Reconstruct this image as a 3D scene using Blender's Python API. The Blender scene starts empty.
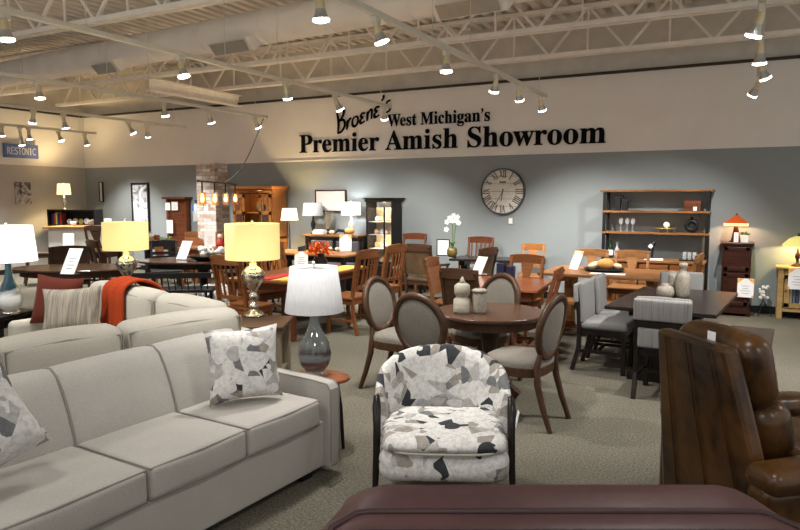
import bpy, math, random
from mathutils import Vector, Matrix
random.seed(7)
PI = math.pi
SC = bpy.context.scene
COL = SC.collection

# ------------------------------------------------------------------ camera
FPX, HOR, VPX, CAMH = 670.0, 198.0, 755.0, 1.7
_hd = Vector((0, 265-HOR, FPX)).normalized()
_Y = Vector((VPX-400, 265-HOR, FPX)).normalized()
_Z = Vector((0, _hd.z, -_hd.y))
_X = Vector((_Y.y*_Z.z-_Y.z*_Z.y, _Y.z*_Z.x-_Y.x*_Z.z, _Y.x*_Z.y-_Y.y*_Z.x))
if _X.x < 0: _X = -_X
def _ray(px, py):
    v = Vector((px-400, 265-py, FPX))
    return Vector((_X.dot(v), _Y.dot(v), _Z.dot(v)))
EYE = Vector((0, 0, CAMH))
def at(px, py, z=0.0):          # the point of the level z seen at a pixel of the photograph
    r = _ray(px, py); return EYE + r*((z-CAMH)/r.z)
def on_y(px, py, y):
    r = _ray(px, py); return EYE + r*(y/r.y)
def on_x(px, py, x):
    r = _ray(px, py); return EYE + r*(x/r.x)
def along(px, py, depth):       # the point at a distance in front of the camera
    r = _ray(px, py); return EYE + r*(depth/FPX)

cam = bpy.data.cameras.new('camera'); cam_o = bpy.data.objects.new('camera', cam); COL.objects.link(cam_o)
cam.sensor_width = 36; cam.sensor_fit = 'HORIZONTAL'; cam.lens = 36*FPX/800
cam.clip_start = .05; cam.clip_end = 100
cx = Vector((_X.x, _Y.x, _Z.x)); cy = Vector((_X.y, _Y.y, _Z.y)); cz = -Vector((_X.z, _Y.z, _Z.z))
cam_o.matrix_world = Matrix(((cx.x, cy.x, cz.x, 0), (cx.y, cy.y, cz.y, 0), (cx.z, cy.z, cz.z, CAMH), (0, 0, 0, 1)))
SC.camera = cam_o

# ------------------------------------------------------------------ materials
def _mat(name):
    m = bpy.data.materials.new(name); m.use_nodes = True
    nt = m.node_tree; b = nt.nodes['Principled BSDF']
    return m, nt, b
def _coord(nt, scale=(1, 1, 1), src='Object'):
    tc = nt.nodes.new('ShaderNodeTexCoord'); mp = nt.nodes.new('ShaderNodeMapping')
    nt.links.new(tc.outputs[src], mp.inputs[0]); mp.inputs['Scale'].default_value = scale
    return mp.outputs[0]
def _noise(nt, vec, scale, detail=3, rough=.55, dist=0):
    n = nt.nodes.new('ShaderNodeTexNoise'); nt.links.new(vec, n.inputs['Vector'])
    n.inputs['Scale'].default_value = scale; n.inputs['Detail'].default_value = detail
    n.inputs['Roughness'].default_value = rough; n.inputs['Distortion'].default_value = dist
    return n
def _ramp(nt, fac, stops, const=False):
    r = nt.nodes.new('ShaderNodeValToRGB'); nt.links.new(fac, r.inputs[0])
    cr = r.color_ramp
    if const: cr.interpolation = 'CONSTANT'
    while len(cr.elements) < len(stops): cr.elements.new(.5)
    for e, (p, c) in zip(cr.elements, stops): e.position = p; e.color = (*c, 1)
    return r.outputs[0]
def _bump(nt, b, h, strength, dist=.01):
    n = nt.nodes.new('ShaderNodeBump'); n.inputs['Strength'].default_value = strength; n.inputs['Distance'].default_value = dist
    nt.links.new(h, n.inputs['Height']); nt.links.new(n.outputs[0], b.inputs['Normal'])
def _mul(c, f): return tuple(min(1, x*f) for x in c)

def plain(name, c, rough=.6, metal=0, var=.08, scale=6, spec=.3):
    m, nt, b = _mat(name)
    n = _noise(nt, _coord(nt), scale)
    nt.links.new(_ramp(nt, n.outputs[0], [(.3, _mul(c, 1-var)), (.7, _mul(c, 1+var))]), b.inputs['Base Color'])
    b.inputs['Roughness'].default_value = rough; b.inputs['Metallic'].default_value = metal
    b.inputs['Specular IOR Level'].default_value = spec
    return m
def wood(name, c, rough=.38, grain=(2.5, 30, 30), contrast=.38):
    m, nt, b = _mat(name)
    n = _noise(nt, _coord(nt, grain), 1.3, 4, .6, .6)
    col = _ramp(nt, n.outputs[0], [(.28, _mul(c, 1-contrast)), (.5, c), (.75, _mul(c, 1+contrast*.8))])
    nt.links.new(col, b.inputs['Base Color'])
    b.inputs['Roughness'].default_value = rough; b.inputs['Specular IOR Level'].default_value = .22
    _bump(nt, b, n.outputs[0], .08, .003)
    return m
def fabric(name, c, scale=260, var=.16, rough=.95, big=.07):
    m, nt, b = _mat(name)
    v = _coord(nt)
    n = _noise(nt, v, scale, 2, .7); n2 = _noise(nt, v, 5, 3)
    mix = nt.nodes.new('ShaderNodeMix'); mix.data_type = 'RGBA'; mix.blend_type = 'MULTIPLY'; mix.inputs[0].default_value = 1
    nt.links.new(_ramp(nt, n.outputs[0], [(.3, _mul(c, 1-var)), (.7, _mul(c, 1+var))]), mix.inputs['A'])
    nt.links.new(_ramp(nt, n2.outputs[0], [(.3, (1-big,)*3), (.7, (1, 1, 1))]), mix.inputs['B'])
    nt.links.new(mix.outputs['Result'], b.inputs['Base Color'])
    b.inputs['Roughness'].default_value = rough; b.inputs['Specular IOR Level'].default_value = .15
    b.inputs['Sheen Weight'].default_value = .02
    _bump(nt, b, n.outputs[0], .25, .002)
    return m
def leather(name, c, c2, rough=.33, mott=4.5):
    m, nt, b = _mat(name)
    v = _coord(nt)
    n = _noise(nt, v, mott, 5, .65, .4)
    nt.links.new(_ramp(nt, n.outputs[0], [(.32, c2), (.62, c)]), b.inputs['Base Color'])
    n3 = _noise(nt, v, 22, 4, .6)
    b.inputs['Roughness'].default_value = rough; b.inputs['Specular IOR Level'].default_value = .35
    _bump(nt, b, n3.outputs[0], .25, .006)
    return m
def geo_fabric(name, scale=7.5, seed=0.0):
    """white cloth printed with grey and taupe cut-out shapes"""
    m, nt, b = _mat(name)
    v = _coord(nt); mp = v.node; mp.inputs['Location'].default_value = (seed, seed*.7, seed*1.3)
    W = (.66, .65, .63); T = (.33, .30, .265); G = (.17, .175, .18); D = (.045, .048, .055); L = (.44, .43, .42)
    def vor(sc, rnd, off):
        vo = nt.nodes.new('ShaderNodeTexVoronoi'); vo.inputs['Scale'].default_value = sc; vo.inputs['Randomness'].default_value = rnd
        mp2 = nt.nodes.new('ShaderNodeMapping'); mp2.inputs['Location'].default_value = (off, off*.6, off*.3); mp2.inputs['Rotation'].default_value = (off, off*.5, off*.8)
        nt.links.new(v, mp2.inputs[0]); nt.links.new(mp2.outputs[0], vo.inputs['Vector'])
        sp = nt.nodes.new('ShaderNodeSeparateColor'); nt.links.new(vo.outputs['Color'], sp.inputs[0])
        df = nt.nodes.new('ShaderNodeVectorMath'); df.operation = 'SUBTRACT'; nt.links.new(mp2.outputs[0], df.inputs[0]); nt.links.new(vo.outputs['Position'], df.inputs[1])
        dr = nt.nodes.new('ShaderNodeVectorMath'); dr.operation = 'SUBTRACT'; nt.links.new(vo.outputs['Color'], dr.inputs[0]); dr.inputs[1].default_value = (.5, .5, .5)
        dt = nt.nodes.new('ShaderNodeVectorMath'); dt.operation = 'DOT_PRODUCT'; nt.links.new(df.outputs[0], dt.inputs[0]); nt.links.new(dr.outputs[0], dt.inputs[1])
        gt = nt.nodes.new('ShaderNodeMath'); gt.operation = 'GREATER_THAN'; gt.inputs[1].default_value = 0; nt.links.new(dt.outputs['Value'], gt.inputs[0])
        return vo, sp, gt.outputs[0]
    def mixc(fac, A, B):
        x = nt.nodes.new('ShaderNodeMix'); x.data_type = 'RGBA'; nt.links.new(fac, x.inputs[0]); nt.links.new(A, x.inputs['A']); nt.links.new(B, x.inputs['B']); return x.outputs['Result']
    va, sa, ga = vor(scale*1.5, 1, .3)                   # straight-edged patches, each split in two
    cA = _ramp(nt, sa.outputs[0], [(0, W), (.38, L), (.52, W), (.74, G), (.84, T)], True)
    cB = _ramp(nt, sa.outputs[1], [(0, D), (.10, W), (.48, T), (.6, W), (.78, L), (.92, D)], True)
    c1 = mixc(ga, cA, cB)
    vb, sb_, gb = vor(scale*1.05, .85, .9)               # half discs over them
    disc = _ramp(nt, vb.outputs['Distance'], [(0, (1, 1, 1)), (.43, (0, 0, 0))], True)
    ml = nt.nodes.new('ShaderNodeMath'); ml.operation = 'MULTIPLY'; nt.links.new(disc, ml.inputs[0]); nt.links.new(gb, ml.inputs[1])
    c2 = _ramp(nt, sb_.outputs[1], [(0, W), (.36, T), (.5, L), (.62, G), (.70, W), (.93, D)], True)
    class _R: pass
    mix = _R(); mix.outputs = {'Result': mixc(ml.outputs[0], c1, c2)}
    n = _noise(nt, v, 38, 5, .75)
    mott = _ramp(nt, n.outputs[0], [(.38, (.5, .5, .5)), (.58, (1, 1, 1))])
    mm = nt.nodes.new('ShaderNodeMix'); mm.data_type = 'RGBA'; mm.blend_type = 'MULTIPLY'; mm.inputs[0].default_value = .55
    nt.links.new(mix.outputs['Result'], mm.inputs['A']); nt.links.new(mott, mm.inputs['B'])
    nt.links.new(mm.outputs['Result'], b.inputs['Base Color'])
    b.inputs['Roughness'].default_value = .9; b.inputs['Specular IOR Level'].default_value = .2
    n2 = _noise(nt, v, 260, 2); _bump(nt, b, n2.outputs[0], .2, .002)
    return m
def stripes(name, cols, axis=0, freq=14, rough=.95):
    m, nt, b = _mat(name)
    sc = [0.6, .6, .6]; sc[axis] = freq
    n = _noise(nt, _coord(nt, tuple(sc)), 1.6, 4, .8)
    k = len(cols)
    nt.links.new(_ramp(nt, n.outputs[0], [(.3+.4*i/(k-1), c) for i, c in enumerate(cols)]), b.inputs['Base Color'])
    n2 = _noise(nt, _coord(nt), 160, 2); _bump(nt, b, n2.outputs[0], .4, .004)
    b.inputs['Roughness'].default_value = rough; b.inputs['Specular IOR Level'].default_value = .15
    return m
def shade_mat(name, c, glow, strength):
    """lamp shade cloth of a lamp that is switched on (glow) or off (little or no strength)"""
    m, nt, b = _mat(name)
    n = _noise(nt, _coord(nt, (60, 60, 4)), 2, 3)
    nt.links.new(_ramp(nt, n.outputs[0], [(.3, _mul(c, .86)), (.7, c)]), b.inputs['Base Color'])
    b.inputs['Roughness'].default_value = .9; b.inputs['Specular IOR Level'].default_value = .1
    b.inputs['Emission Color'].default_value = (*glow, 1); b.inputs['Emission Strength'].default_value = strength
    return m
def glow_mat(name, c, s):
    m, nt, b = _mat(name)
    b.inputs['Base Color'].default_value = (*c, 1)
    b.inputs['Emission Color'].default_value = (*c, 1); b.inputs['Emission Strength'].default_value = s
    return m
def glass(name, c=(1, 1, 1), rough=.03, alpha_like=True):
    m, nt, b = _mat(name)
    b.inputs['Base Color'].default_value = (*c, 1); b.inputs['Roughness'].default_value = rough
    b.inputs['Transmission Weight'].default_value = 1; b.inputs['IOR'].default_value = 1.45
    return m
def thin_glass(name):
    m, nt, b = _mat(name)
    out = nt.nodes['Material Output']; tr = nt.nodes.new('ShaderNodeBsdfTransparent'); mx = nt.nodes.new('ShaderNodeMixShader')
    fr = nt.nodes.new('ShaderNodeFresnel'); fr.inputs[0].default_value = 1.22
    b.inputs['Base Color'].default_value = (.9, .95, 1, 1); b.inputs['Roughness'].default_value = .03
    nt.links.new(fr.outputs[0], mx.inputs[0]); nt.links.new(tr.outputs[0], mx.inputs[1]); nt.links.new(b.outputs[0], mx.inputs[2])
    nt.links.new(mx.outputs[0], out.inputs[0])
    return m
def clear(name, tint=(1, 1, 1), body=.16):
    m, nt, b = _mat(name)
    out = nt.nodes['Material Output']; tr = nt.nodes.new('ShaderNodeBsdfTransparent'); tr.inputs[0].default_value = (*tint, 1); mx = nt.nodes.new('ShaderNodeMixShader')
    b.inputs['Base Color'].default_value = (.85, .88, .9, 1); b.inputs['Roughness'].default_value = .05
    mx.inputs[0].default_value = body
    nt.links.new(tr.outputs[0], mx.inputs[1]); nt.links.new(b.outputs[0], mx.inputs[2]); nt.links.new(mx.outputs[0], out.inputs[0])
    return m
def brick_mat(name):
    m, nt, b = _mat(name)
    v = _coord(nt)
    # cylindrical-free mapping: use x+y along, z up
    sp = nt.nodes.new('ShaderNodeSeparateXYZ'); nt.links.new(v, sp.inputs[0])
    ad = nt.nodes.new('ShaderNodeMath'); ad.operation = 'ADD'; nt.links.new(sp.outputs[0], ad.inputs[0]); nt.links.new(sp.outputs[1], ad.inputs[1])
    cb = nt.nodes.new('ShaderNodeCombineXYZ'); nt.links.new(ad.outputs[0], cb.inputs[0]); nt.links.new(sp.outputs[2], cb.inputs[1])
    br = nt.nodes.new('ShaderNodeTexBrick'); nt.links.new(cb.outputs[0], br.inputs['Vector'])
    br.inputs['Scale'].default_value = 1; br.inputs['Brick Width'].default_value = .22; br.inputs['Row Height'].default_value = .075
    br.inputs['Mortar Size'].default_value = .008; br.inputs['Mortar'].default_value = (.42, .40, .37, 1)
    br.inputs['Color1'].default_value = (.74, .70, .65, 1); br.inputs['Color2'].default_value = (.30, .13, .075, 1); br.inputs['Bias'].default_value = -.25
    n = _noise(nt, cb.outputs[0], 9, 3)
    mix = nt.nodes.new('ShaderNodeMix'); mix.data_type = 'RGBA'; mix.blend_type = 'MULTIPLY'; mix.inputs[0].default_value = .8
    nt.links.new(br.outputs['Color'], mix.inputs['A']); nt.links.new(_ramp(nt, n.outputs[0], [(.35, (.7, .66, .64)), (.55, (1, 1, 1))]), mix.inputs['B'])
    nt.links.new(mix.outputs['Result'], b.inputs['Base Color']); b.inputs['Roughness'].default_value = .9
    _bump(nt, b, br.outputs['Fac'], -.4, .01)
    return m
def carpet_mat(name):
    m, nt, b = _mat(name)
    v = _coord(nt)
    n = _noise(nt, v, 70, 4, .8); n2 = _noise(nt, v, 1.1, 3); n3 = _noise(nt, v, 260, 2, .8)
    c = _ramp(nt, n.outputs[0], [(.33, (.06, .054, .041)), (.5, (.125, .115, .09)), (.68, (.23, .213, .175))])
    mix = nt.nodes.new('ShaderNodeMix'); mix.data_type = 'RGBA'; mix.blend_type = 'MULTIPLY'; mix.inputs[0].default_value = 1
    nt.links.new(c, mix.inputs['A']); nt.links.new(_ramp(nt, n2.outputs[0], [(.3, (.86, .86, .86)), (.7, (1, 1, 1))]), mix.inputs['B'])
    nt.links.new(mix.outputs['Result'], b.inputs['Base Color'])
    b.inputs['Roughness'].default_value = 1; b.inputs['Specular IOR Level'].default_value = .05
    _bump(nt, b, n3.outputs[0], .5, .006)
    return m
def art_mat(name, cols, scale=5, dist=1.5, const=False):
    m, nt, b = _mat(name)
    n = _noise(nt, _coord(nt), scale, 4, .6, dist)
    k = len(cols)
    nt.links.new(_ramp(nt, n.outputs[0], [(.3+.4*i/max(1, k-1), c) for i, c in enumerate(cols)], const), b.inputs['Base Color'])
    b.inputs['Roughness'].default_value = .7
    return m
def mercury(name):
    m, nt, b = _mat(name)
    n = _noise(nt, _coord(nt), 26, 4, .7)
    nt.links.new(_ramp(nt, n.outputs[0], [(.38, (.25, .22, .16)), (.52, (.82, .80, .74))]), b.inputs['Base Color'])
    b.inputs['Metallic'].default_value = 1; b.inputs['Roughness'].default_value = .16
    return m
def swirl_glass(name, c_top, c_low, c_band):
    m, nt, b = _mat(name)
    v = _coord(nt, (1, 1, 1), 'Generated'); sp = nt.nodes.new('ShaderNodeSeparateXYZ'); nt.links.new(v, sp.inputs[0])
    n = _noise(nt, _coord(nt, (2, 2, 9)), 2.2, 3, .5, .8)
    ad = nt.nodes.new('ShaderNodeMath'); ad.operation = 'MULTIPLY_ADD'; ad.inputs[1].default_value = .28; nt.links.new(n.outputs[0], ad.inputs[0]); nt.links.new(sp.outputs[2], ad.inputs[2])
    nt.links.new(_ramp(nt, ad.outputs[0], [(.1, c_low), (.28, c_band), (.36, c_low), (.44, c_band), (.56, c_top), (1, c_top)]), b.inputs['Base Color'])
    b.inputs['Roughness'].default_value = .07; b.inputs['Coat Weight'].default_value = .6
    return m

M = dict(
 carpet=carpet_mat('speckled_carpet'),
 paint_blue=plain('blue_grey_paint', (.255, .282, .287), .75, 0, .03, 2),
 paint_taupe=plain('taupe_paint', (.40, .375, .34), .75, 0, .03, 2),
 paint_beige=plain('beige_paint', (.78, .745, .70), .8, 0, .03, 2),
 block=plain('painted_block', (.66, .625, .555), .9, 0, .08, 3),
 deck=plain('deck_paint', (.74, .70, .635), .6, 0, .06, 3),
 steel=plain('painted_steel', (.90, .85, .78), .55, 0, .06, 5),
 duct=plain('painted_duct', (.90, .85, .79), .5, 0, .05, 2),
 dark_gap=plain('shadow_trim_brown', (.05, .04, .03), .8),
 rail=plain('rail_enamel', (.66, .62, .52), .4, 0, .04),
 brass_cream=plain('cream_brass_socket', (.62, .52, .31), .35, .25, .1, 20),
 can=plain('grey_lamp_can', (.42, .41, .38), .35, .4),
 bulb=glow_mat('lit_reflector_bulb', (1, .93, .82), 14),
 bulb_warm=glow_mat('lit_filament_bulb', (1, .68, .3), 12),
 black=plain('satin_black', (.007, .007, .008), .45),
 black_metal=plain('black_metal', (.008, .008, .008), .5, .2),
 letter=plain('sign_black', (.004, .004, .005), .9, 0, 0, 6, .1),
 white=plain('white_enamel', (.78, .77, .74), .5),
 paper=plain('white_paper', (.82, .82, .82), .7, 0, .02),
 ink=plain('grey_print', (.28, .28, .30), .8),
 leafprint=art_mat('autumn_border_print', [(.75, .18, .05), (.85, .45, .08), (.8, .62, .2)], 30),
 bluesign=plain('blue_sign_face', (.085, .13, .33), .6),
 silvertext=plain('silver_letter', (.55, .57, .62), .5),
 sofa=fabric('light_grey_linen', (.385, .365, .335)),
 welt=fabric('grey_piping', (.235, .22, .205)),
 cream=fabric('cream_linen', (.43, .405, .35)),
 creamwelt=fabric('cream_piping', (.29, .27, .235)),
 geo=geo_fabric('cut_out_print_cloth', 7.5, 0),
 geo2=geo_fabric('cut_out_print_pillow', 8.0, 3.1),
 geo3=geo_fabric('cut_out_print_pillow_dark', 7.0, 5.2),
 rust=fabric('rust_cloth', (.105, .024, .015)),
 striped=stripes('oat_stripe_weave', [(.15, .12, .09), (.36, .32, .26), (.17, .155, .13), (.42, .39, .33)], 0, 16),
 throw=fabric('orange_knit', (.31, .038, .007), 120, .3),
 tan=fabric('tan_upholstery', (.155, .14, .12), 200, .4),
 greyup=fabric('grey_upholstery', (.18, .177, .172), 220, .2),
 greyribs=stripes('grey_ribbed_cloth', [(.095, .092, .09), (.25, .243, .235), (.15, .146, .142)], 0, 60),
 charcoal=fabric('charcoal_cloth', (.075, .075, .08)),
 redcloth=fabric('red_cloth', (.42, .035, .04)),
 yellowcloth=fabric('gold_runner', (.66, .42, .08)),
 maroon=leather('plum_leather', (.075, .034, .034), (.048, .021, .022), .42, 3),
 maroon_welt=leather('dark_plum_leather', (.035, .015, .015), (.022, .01, .01), .5, 3),
 brown=leather('mottled_brown_leather', (.085, .036, .008), (.008, .004, .002), .3, 4),
 brownup=leather('olive_brown_leather', (.12, .075, .04), (.07, .042, .022), .4),
 orange=wood('honey_cherry_wood', (.195, .072, .025)),
 cherry=wood('cherry_wood', (.125, .038, .015)),
 walnut=wood('walnut_wood', (.055, .027, .015)),
 dark=wood('espresso_wood', (.012, .009, .008), .3),
 mahog=wood('dark_mahogany', (.042, .014, .009), .3),
 oak=wood('oak_wood', (.33, .13, .034)),
 pine=wood('pale_pine', (.34, .22, .085)),
 rustic=wood('rustic_brown_wood', (.235, .105, .038), .45, (2, 14, 14), .5),
 tabletop=wood('polished_walnut_top', (.068, .034, .021), .2),
 darktop=wood('polished_espresso_top', (.016, .012, .011), .25),
 redtop=wood('polished_cherry_top', (.25, .08, .032), .22),
 taupe=plain('taupe_paint_furniture', (.17, .14, .095), .5),
 offwhite=plain('ivory_paint', (.66, .64, .58), .5),
 shade_on=shade_mat('lit_cream_shade', (.62, .56, .30), (1, .80, .28), .62),
 shade_warm=shade_mat('lit_amber_shade', (.8, .7, .5), (1, .72, .3), 1.6),
 shade_white=shade_mat('lit_white_shade', (.85, .85, .82), (1, .98, .92), .8),
 shade_off=shade_mat('glowing_unlit_pleated_shade', (.56, .56, .575), (1, 1, 1), 0.04),  # faint emission added to the cloth although this lamp is off
 shade_pale=shade_mat('unlit_pale_shade', (.55, .58, .60), (1, 1, 1), 0),
 stained_amber=art_mat('amber_stained_glass', [(.5, .04, .01), (.8, .2, .02), (.9, .5, .12)], 9),
 mercury=mercury('mercury_glass'),
 chrome=plain('polished_nickel', (.7, .68, .64), .15, 1),
 greyglass=swirl_glass('grey_swirl_glass', (.105, .115, .105), (.20, .235, .25), (.06, .045, .045)),
 whiteglass=swirl_glass('white_teal_glass', (.012, .045, .065), (.62, .63, .62), (.62, .63, .62)),
 crystal=clear('clear_glass'),
 pane=thin_glass('cabinet_glass'),
 brick=brick_mat('weathered_brick'),
 ceramic=stripes('crackled_ceramic', [(.13, .112, .08), (.29, .27, .215), (.20, .18, .135)], 2, 6, .5),
 stoneware=art_mat('textured_stoneware', [(.08, .068, .05), (.20, .178, .14), (.27, .245, .20)], 60),
 green=plain('leaf_green', (.07, .16, .035), .6, 0, .3, 20),
 petal=plain('white_petal', (.80, .79, .74), .6),
 orange_leaf=art_mat('autumn_leaf', [(.5, .03, .01), (.85, .16, .01), (.9, .38, .03)], 18),
 pumpkin=plain('pumpkin_skin', (.75, .36, .10), .5, 0, .15),
 palepump=plain('pale_gourd', (.78, .62, .38), .5, 0, .12),
 clockface=plain('whitewashed_plank', (.66, .63, .57), .7, 0, .08, 10),
 numeral=plain('clock_numeral', (.13, .115, .10), .7),
 cowart=art_mat('cow_canvas_print', [(.03, .025, .025), (.09, .07, .07), (.42, .38, .37), (.5, .46, .44)], 3.5),
 floralart=art_mat('ink_floral_print', [(.02, .02, .025), (.25, .26, .29), (.62, .63, .66), (.7, .7, .72), (.72, .72, .73)], 3.2),
 paleprint=plain('pale_landscape_print', (.72, .68, .64), .6, 0, .04, 3),
 books=art_mat('book_spines', [(.03, .03, .08), (.5, .06, .05), (.6, .5, .3), (.05, .2, .25)], 30, 0, True),
 extinguisher_white=plain('extinguisher_silver', (.6, .62, .66), .3, .4),
 bluelabel=plain('blue_tag', (.05, .12, .4), .5),
 dishware=art_mat('painted_dishware', [(.75, .7, .6), (.7, .35, .12), (.8, .76, .68)], 14),
 amber_back=plain('lit_cabinet_back', (.65, .52, .32), .6),
)

# ------------------------------------------------------------------ mesh builder
class MB:
    def __init__(s): s.v = []; s.f = []; s.mi = []; s.x = None; s.m = 0; s.sm = []; s.smooth = False
    def add(s, vs, fs, smooth=None):
        o = len(s.v); X = s.x
        s.v += [tuple(X @ Vector(p)) if X else tuple(p) for p in vs]
        s.f += [tuple(i+o for i in f) for f in fs]; s.mi += [s.m]*len(fs)
        s.sm += [s.smooth if smooth is None else smooth]*len(fs)
        return s
    def box(s, c, d, rz=0, M_=None):
        hx, hy, hz = d[0]/2, d[1]/2, d[2]/2
        vs = [Vector((x*hx, y*hy, z*hz)) for z in (-1, 1) for y in (-1, 1) for x in (-1, 1)]
        R = M_ or (Matrix.Rotation(rz, 3, 'Z') if rz else None)
        vs = [(R @ v if R else v) + Vector(c) for v in vs]
        return s.add(vs, [(0, 2, 3, 1), (4, 5, 7, 6), (0, 1, 5, 4), (2, 6, 7, 3), (0, 4, 6, 2), (1, 3, 7, 5)], False)
    def bar(s, a, b, w, t, up=(0, 0, 1)):
        """square bar from a to b, w wide and t thick"""
        a = Vector(a); b = Vector(b); d = (b-a).normalized(); u = Vector(up)
        if abs(d.dot(u)) > .95: u = Vector((0, 1, 0))
        r = d.cross(u).normalized(); u = r.cross(d)
        vs = [p + r*x*w/2 + u*y*t/2 for p in (a, b) for x, y in ((-1, -1), (1, -1), (1, 1), (-1, 1))]
        return s.add(vs, [(0, 1, 2, 3), (7, 6, 5, 4), (0, 4, 5, 1), (1, 5, 6, 2), (2, 6, 7, 3), (3, 7, 4, 0)], False)
    def tube(s, pts, r, n=8, cap=True):
        pts = [Vector(p) for p in pts]; k = len(pts); rs = r if isinstance(r, (list, tuple)) else [r]*k
        vs = []; prev = None
        for i, p in enumerate(pts):
            d = (pts[min(i+1, k-1)] - pts[max(i-1, 0)]).normalized()
            u = prev or (Vector((0, 0, 1)) if abs(d.z) < .9 else Vector((1, 0, 0)))
            a = d.cross(u).normalized(); u = a.cross(d).normalized(); prev = u
            vs += [p + (a*math.cos(2*PI*j/n) + u*math.sin(2*PI*j/n))*rs[i] for j in range(n)]
        fs = [(i*n+j, i*n+(j+1) % n, (i+1)*n+(j+1) % n, (i+1)*n+j) for i in range(k-1) for j in range(n)]
        s.add(vs, fs, True)
        if cap: s.add([vs[j] for j in range(n)] + [vs[(k-1)*n+j] for j in range(n)], [tuple(range(n))[::-1], tuple(range(n, 2*n))], False)
        return s
    def lathe(s, prof, n=24, c=(0, 0, 0), sx=1, sy=1, smooth=True):
        vs = [(c[0]+r*sx*math.cos(2*PI*j/n), c[1]+r*sy*math.sin(2*PI*j/n), c[2]+z) for r, z in prof for j in range(n)]
        fs = [(i*n+j, i*n+(j+1) % n, (i+1)*n+(j+1) % n, (i+1)*n+j) for i in range(len(prof)-1) for j in range(n)]
        return s.add(vs, fs, smooth)
    def prism(s, poly, z0, z1):
        n = len(poly)
        vs = [(x, y, z0) for x, y in poly] + [(x, y, z1) for x, y in poly]
        fs = [tuple(range(n))[::-1], tuple(range(n, 2*n))] + [(i, (i+1) % n, n+(i+1) % n, n+i) for i in range(n)]
        return s.add(vs, fs, False)
    def disc(s, c, r, t, n=24, axis='Z'):
        pr = [(0, -t/2), (r, -t/2), (r, t/2), (0, t/2)]
        return s.lathe(pr, n, c, smooth=False)
    def cushion(s, c, d, r=.04, puff=(0, 0, .03), n=6, R=None):
        """soft rounded block; puff bulges each pair of faces outward"""
        h = [x/2 for x in d]; r = min(r, *(x*.98 for x in h))
        def line(hh):
            a = hh-r
            L = [-hh, -a-r*.62, -a-r*.24, -a] + [-a+2*a*i/n for i in range(1, n)] + [a, a+r*.24, a+r*.62, hh]
            return L
        LX = [line(x) for x in h]
        idx = {}; vs = []; fs = []
        def vert(p):
            k = tuple(round(x, 5) for x in p)
            if k in idx: return idx[k]
            q = [max(-(h[i]-r), min(h[i]-r, p[i])) for i in range(3)]
            dd = Vector([p[i]-q[i] for i in range(3)])
            P = Vector(q) + (dd.normalized()*r if dd.length > 1e-9 else dd)
            u = [P[i]/h[i] for i in range(3)]
            for i in range(3):
                o = [j for j in range(3) if j != i]
                P[i] += puff[i]*max(-1, min(1, u[i]*1.0))*(1-u[o[0]]**2)*(1-u[o[1]]**2)
            if R: P = R @ P
            idx[k] = len(vs); vs.append(P + Vector(c)); return idx[k]
        for ax in range(3):
            a1, a2 = (ax+1) % 3, (ax+2) % 3
            for sgn in (-1, 1):
                A, B = LX[a1], LX[a2]
                for i in range(len(A)-1):
                    for j in range(len(B)-1):
                        q = []
                        for (ii, jj) in ((i, j), (i+1, j), (i+1, j+1), (i, j+1)):
                            p = [0, 0, 0]; p[ax] = sgn*h[ax]; p[a1] = A[ii]; p[a2] = B[jj]; q.append(vert(p))
                        if sgn < 0: q = q[::-1]
                        if len(set(q)) > 2: fs.append(tuple(q))
        return s.add(vs, fs, True)
    def sweep(s, prof, xs, fn=None, cap=True, smooth=True):
        """profile in (y, z) swept along x; fn(x, y, z) may bend it"""
        n = len(prof); vs = []
        for x in xs: vs += [fn(x, y, z) if fn else (x, y, z) for y, z in prof]
        fs = [(i*n+j, (i+1)*n+j, (i+1)*n+(j+1) % n, i*n+(j+1) % n) for i in range(len(xs)-1) for j in range(n)]
        s.add(vs, fs, smooth)
        if cap:
            k = (len(xs)-1)*n
            s.add([vs[j] for j in range(n)] + [vs[k+j] for j in range(n)], [tuple(range(n)), tuple(range(n, 2*n))[::-1]], False)
        return s
    def pillow(s, a, b, t, n=14, pinch=.10):
        """square pillow in the x-z plane, centre at the origin, thickness t along y"""
        for sg in (-1, 1):
            vs = []; fs = []
            for i in range(n+1):
                for j in range(n+1):
                    u = -1+2*i/n; v = -1+2*j/n
                    th = t/2*((1-u**4)*(1-v**4))**.55
                    vs.append((a/2*u*(1-pinch*(1-v*v)*abs(u)), sg*th, b/2*v*(1-pinch*(1-u*u)*abs(v))))
            for i in range(n):
                for j in range(n):
                    q = (i*(n+1)+j, (i+1)*(n+1)+j, (i+1)*(n+1)+j+1, i*(n+1)+j+1)
                    fs.append(q if sg < 0 else q[::-1])
            s.add(vs, fs, True)
        return s
    def ball(s, c, r, n=10, sx=1, sy=1, sz=1):
        k = max(5, n*2//3)
        return s.lathe([(r*math.sin(PI*i/k) + 1e-4, -r*sz*math.cos(PI*i/k)) for i in range(k+1)], n, c, sx, sy)

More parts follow.
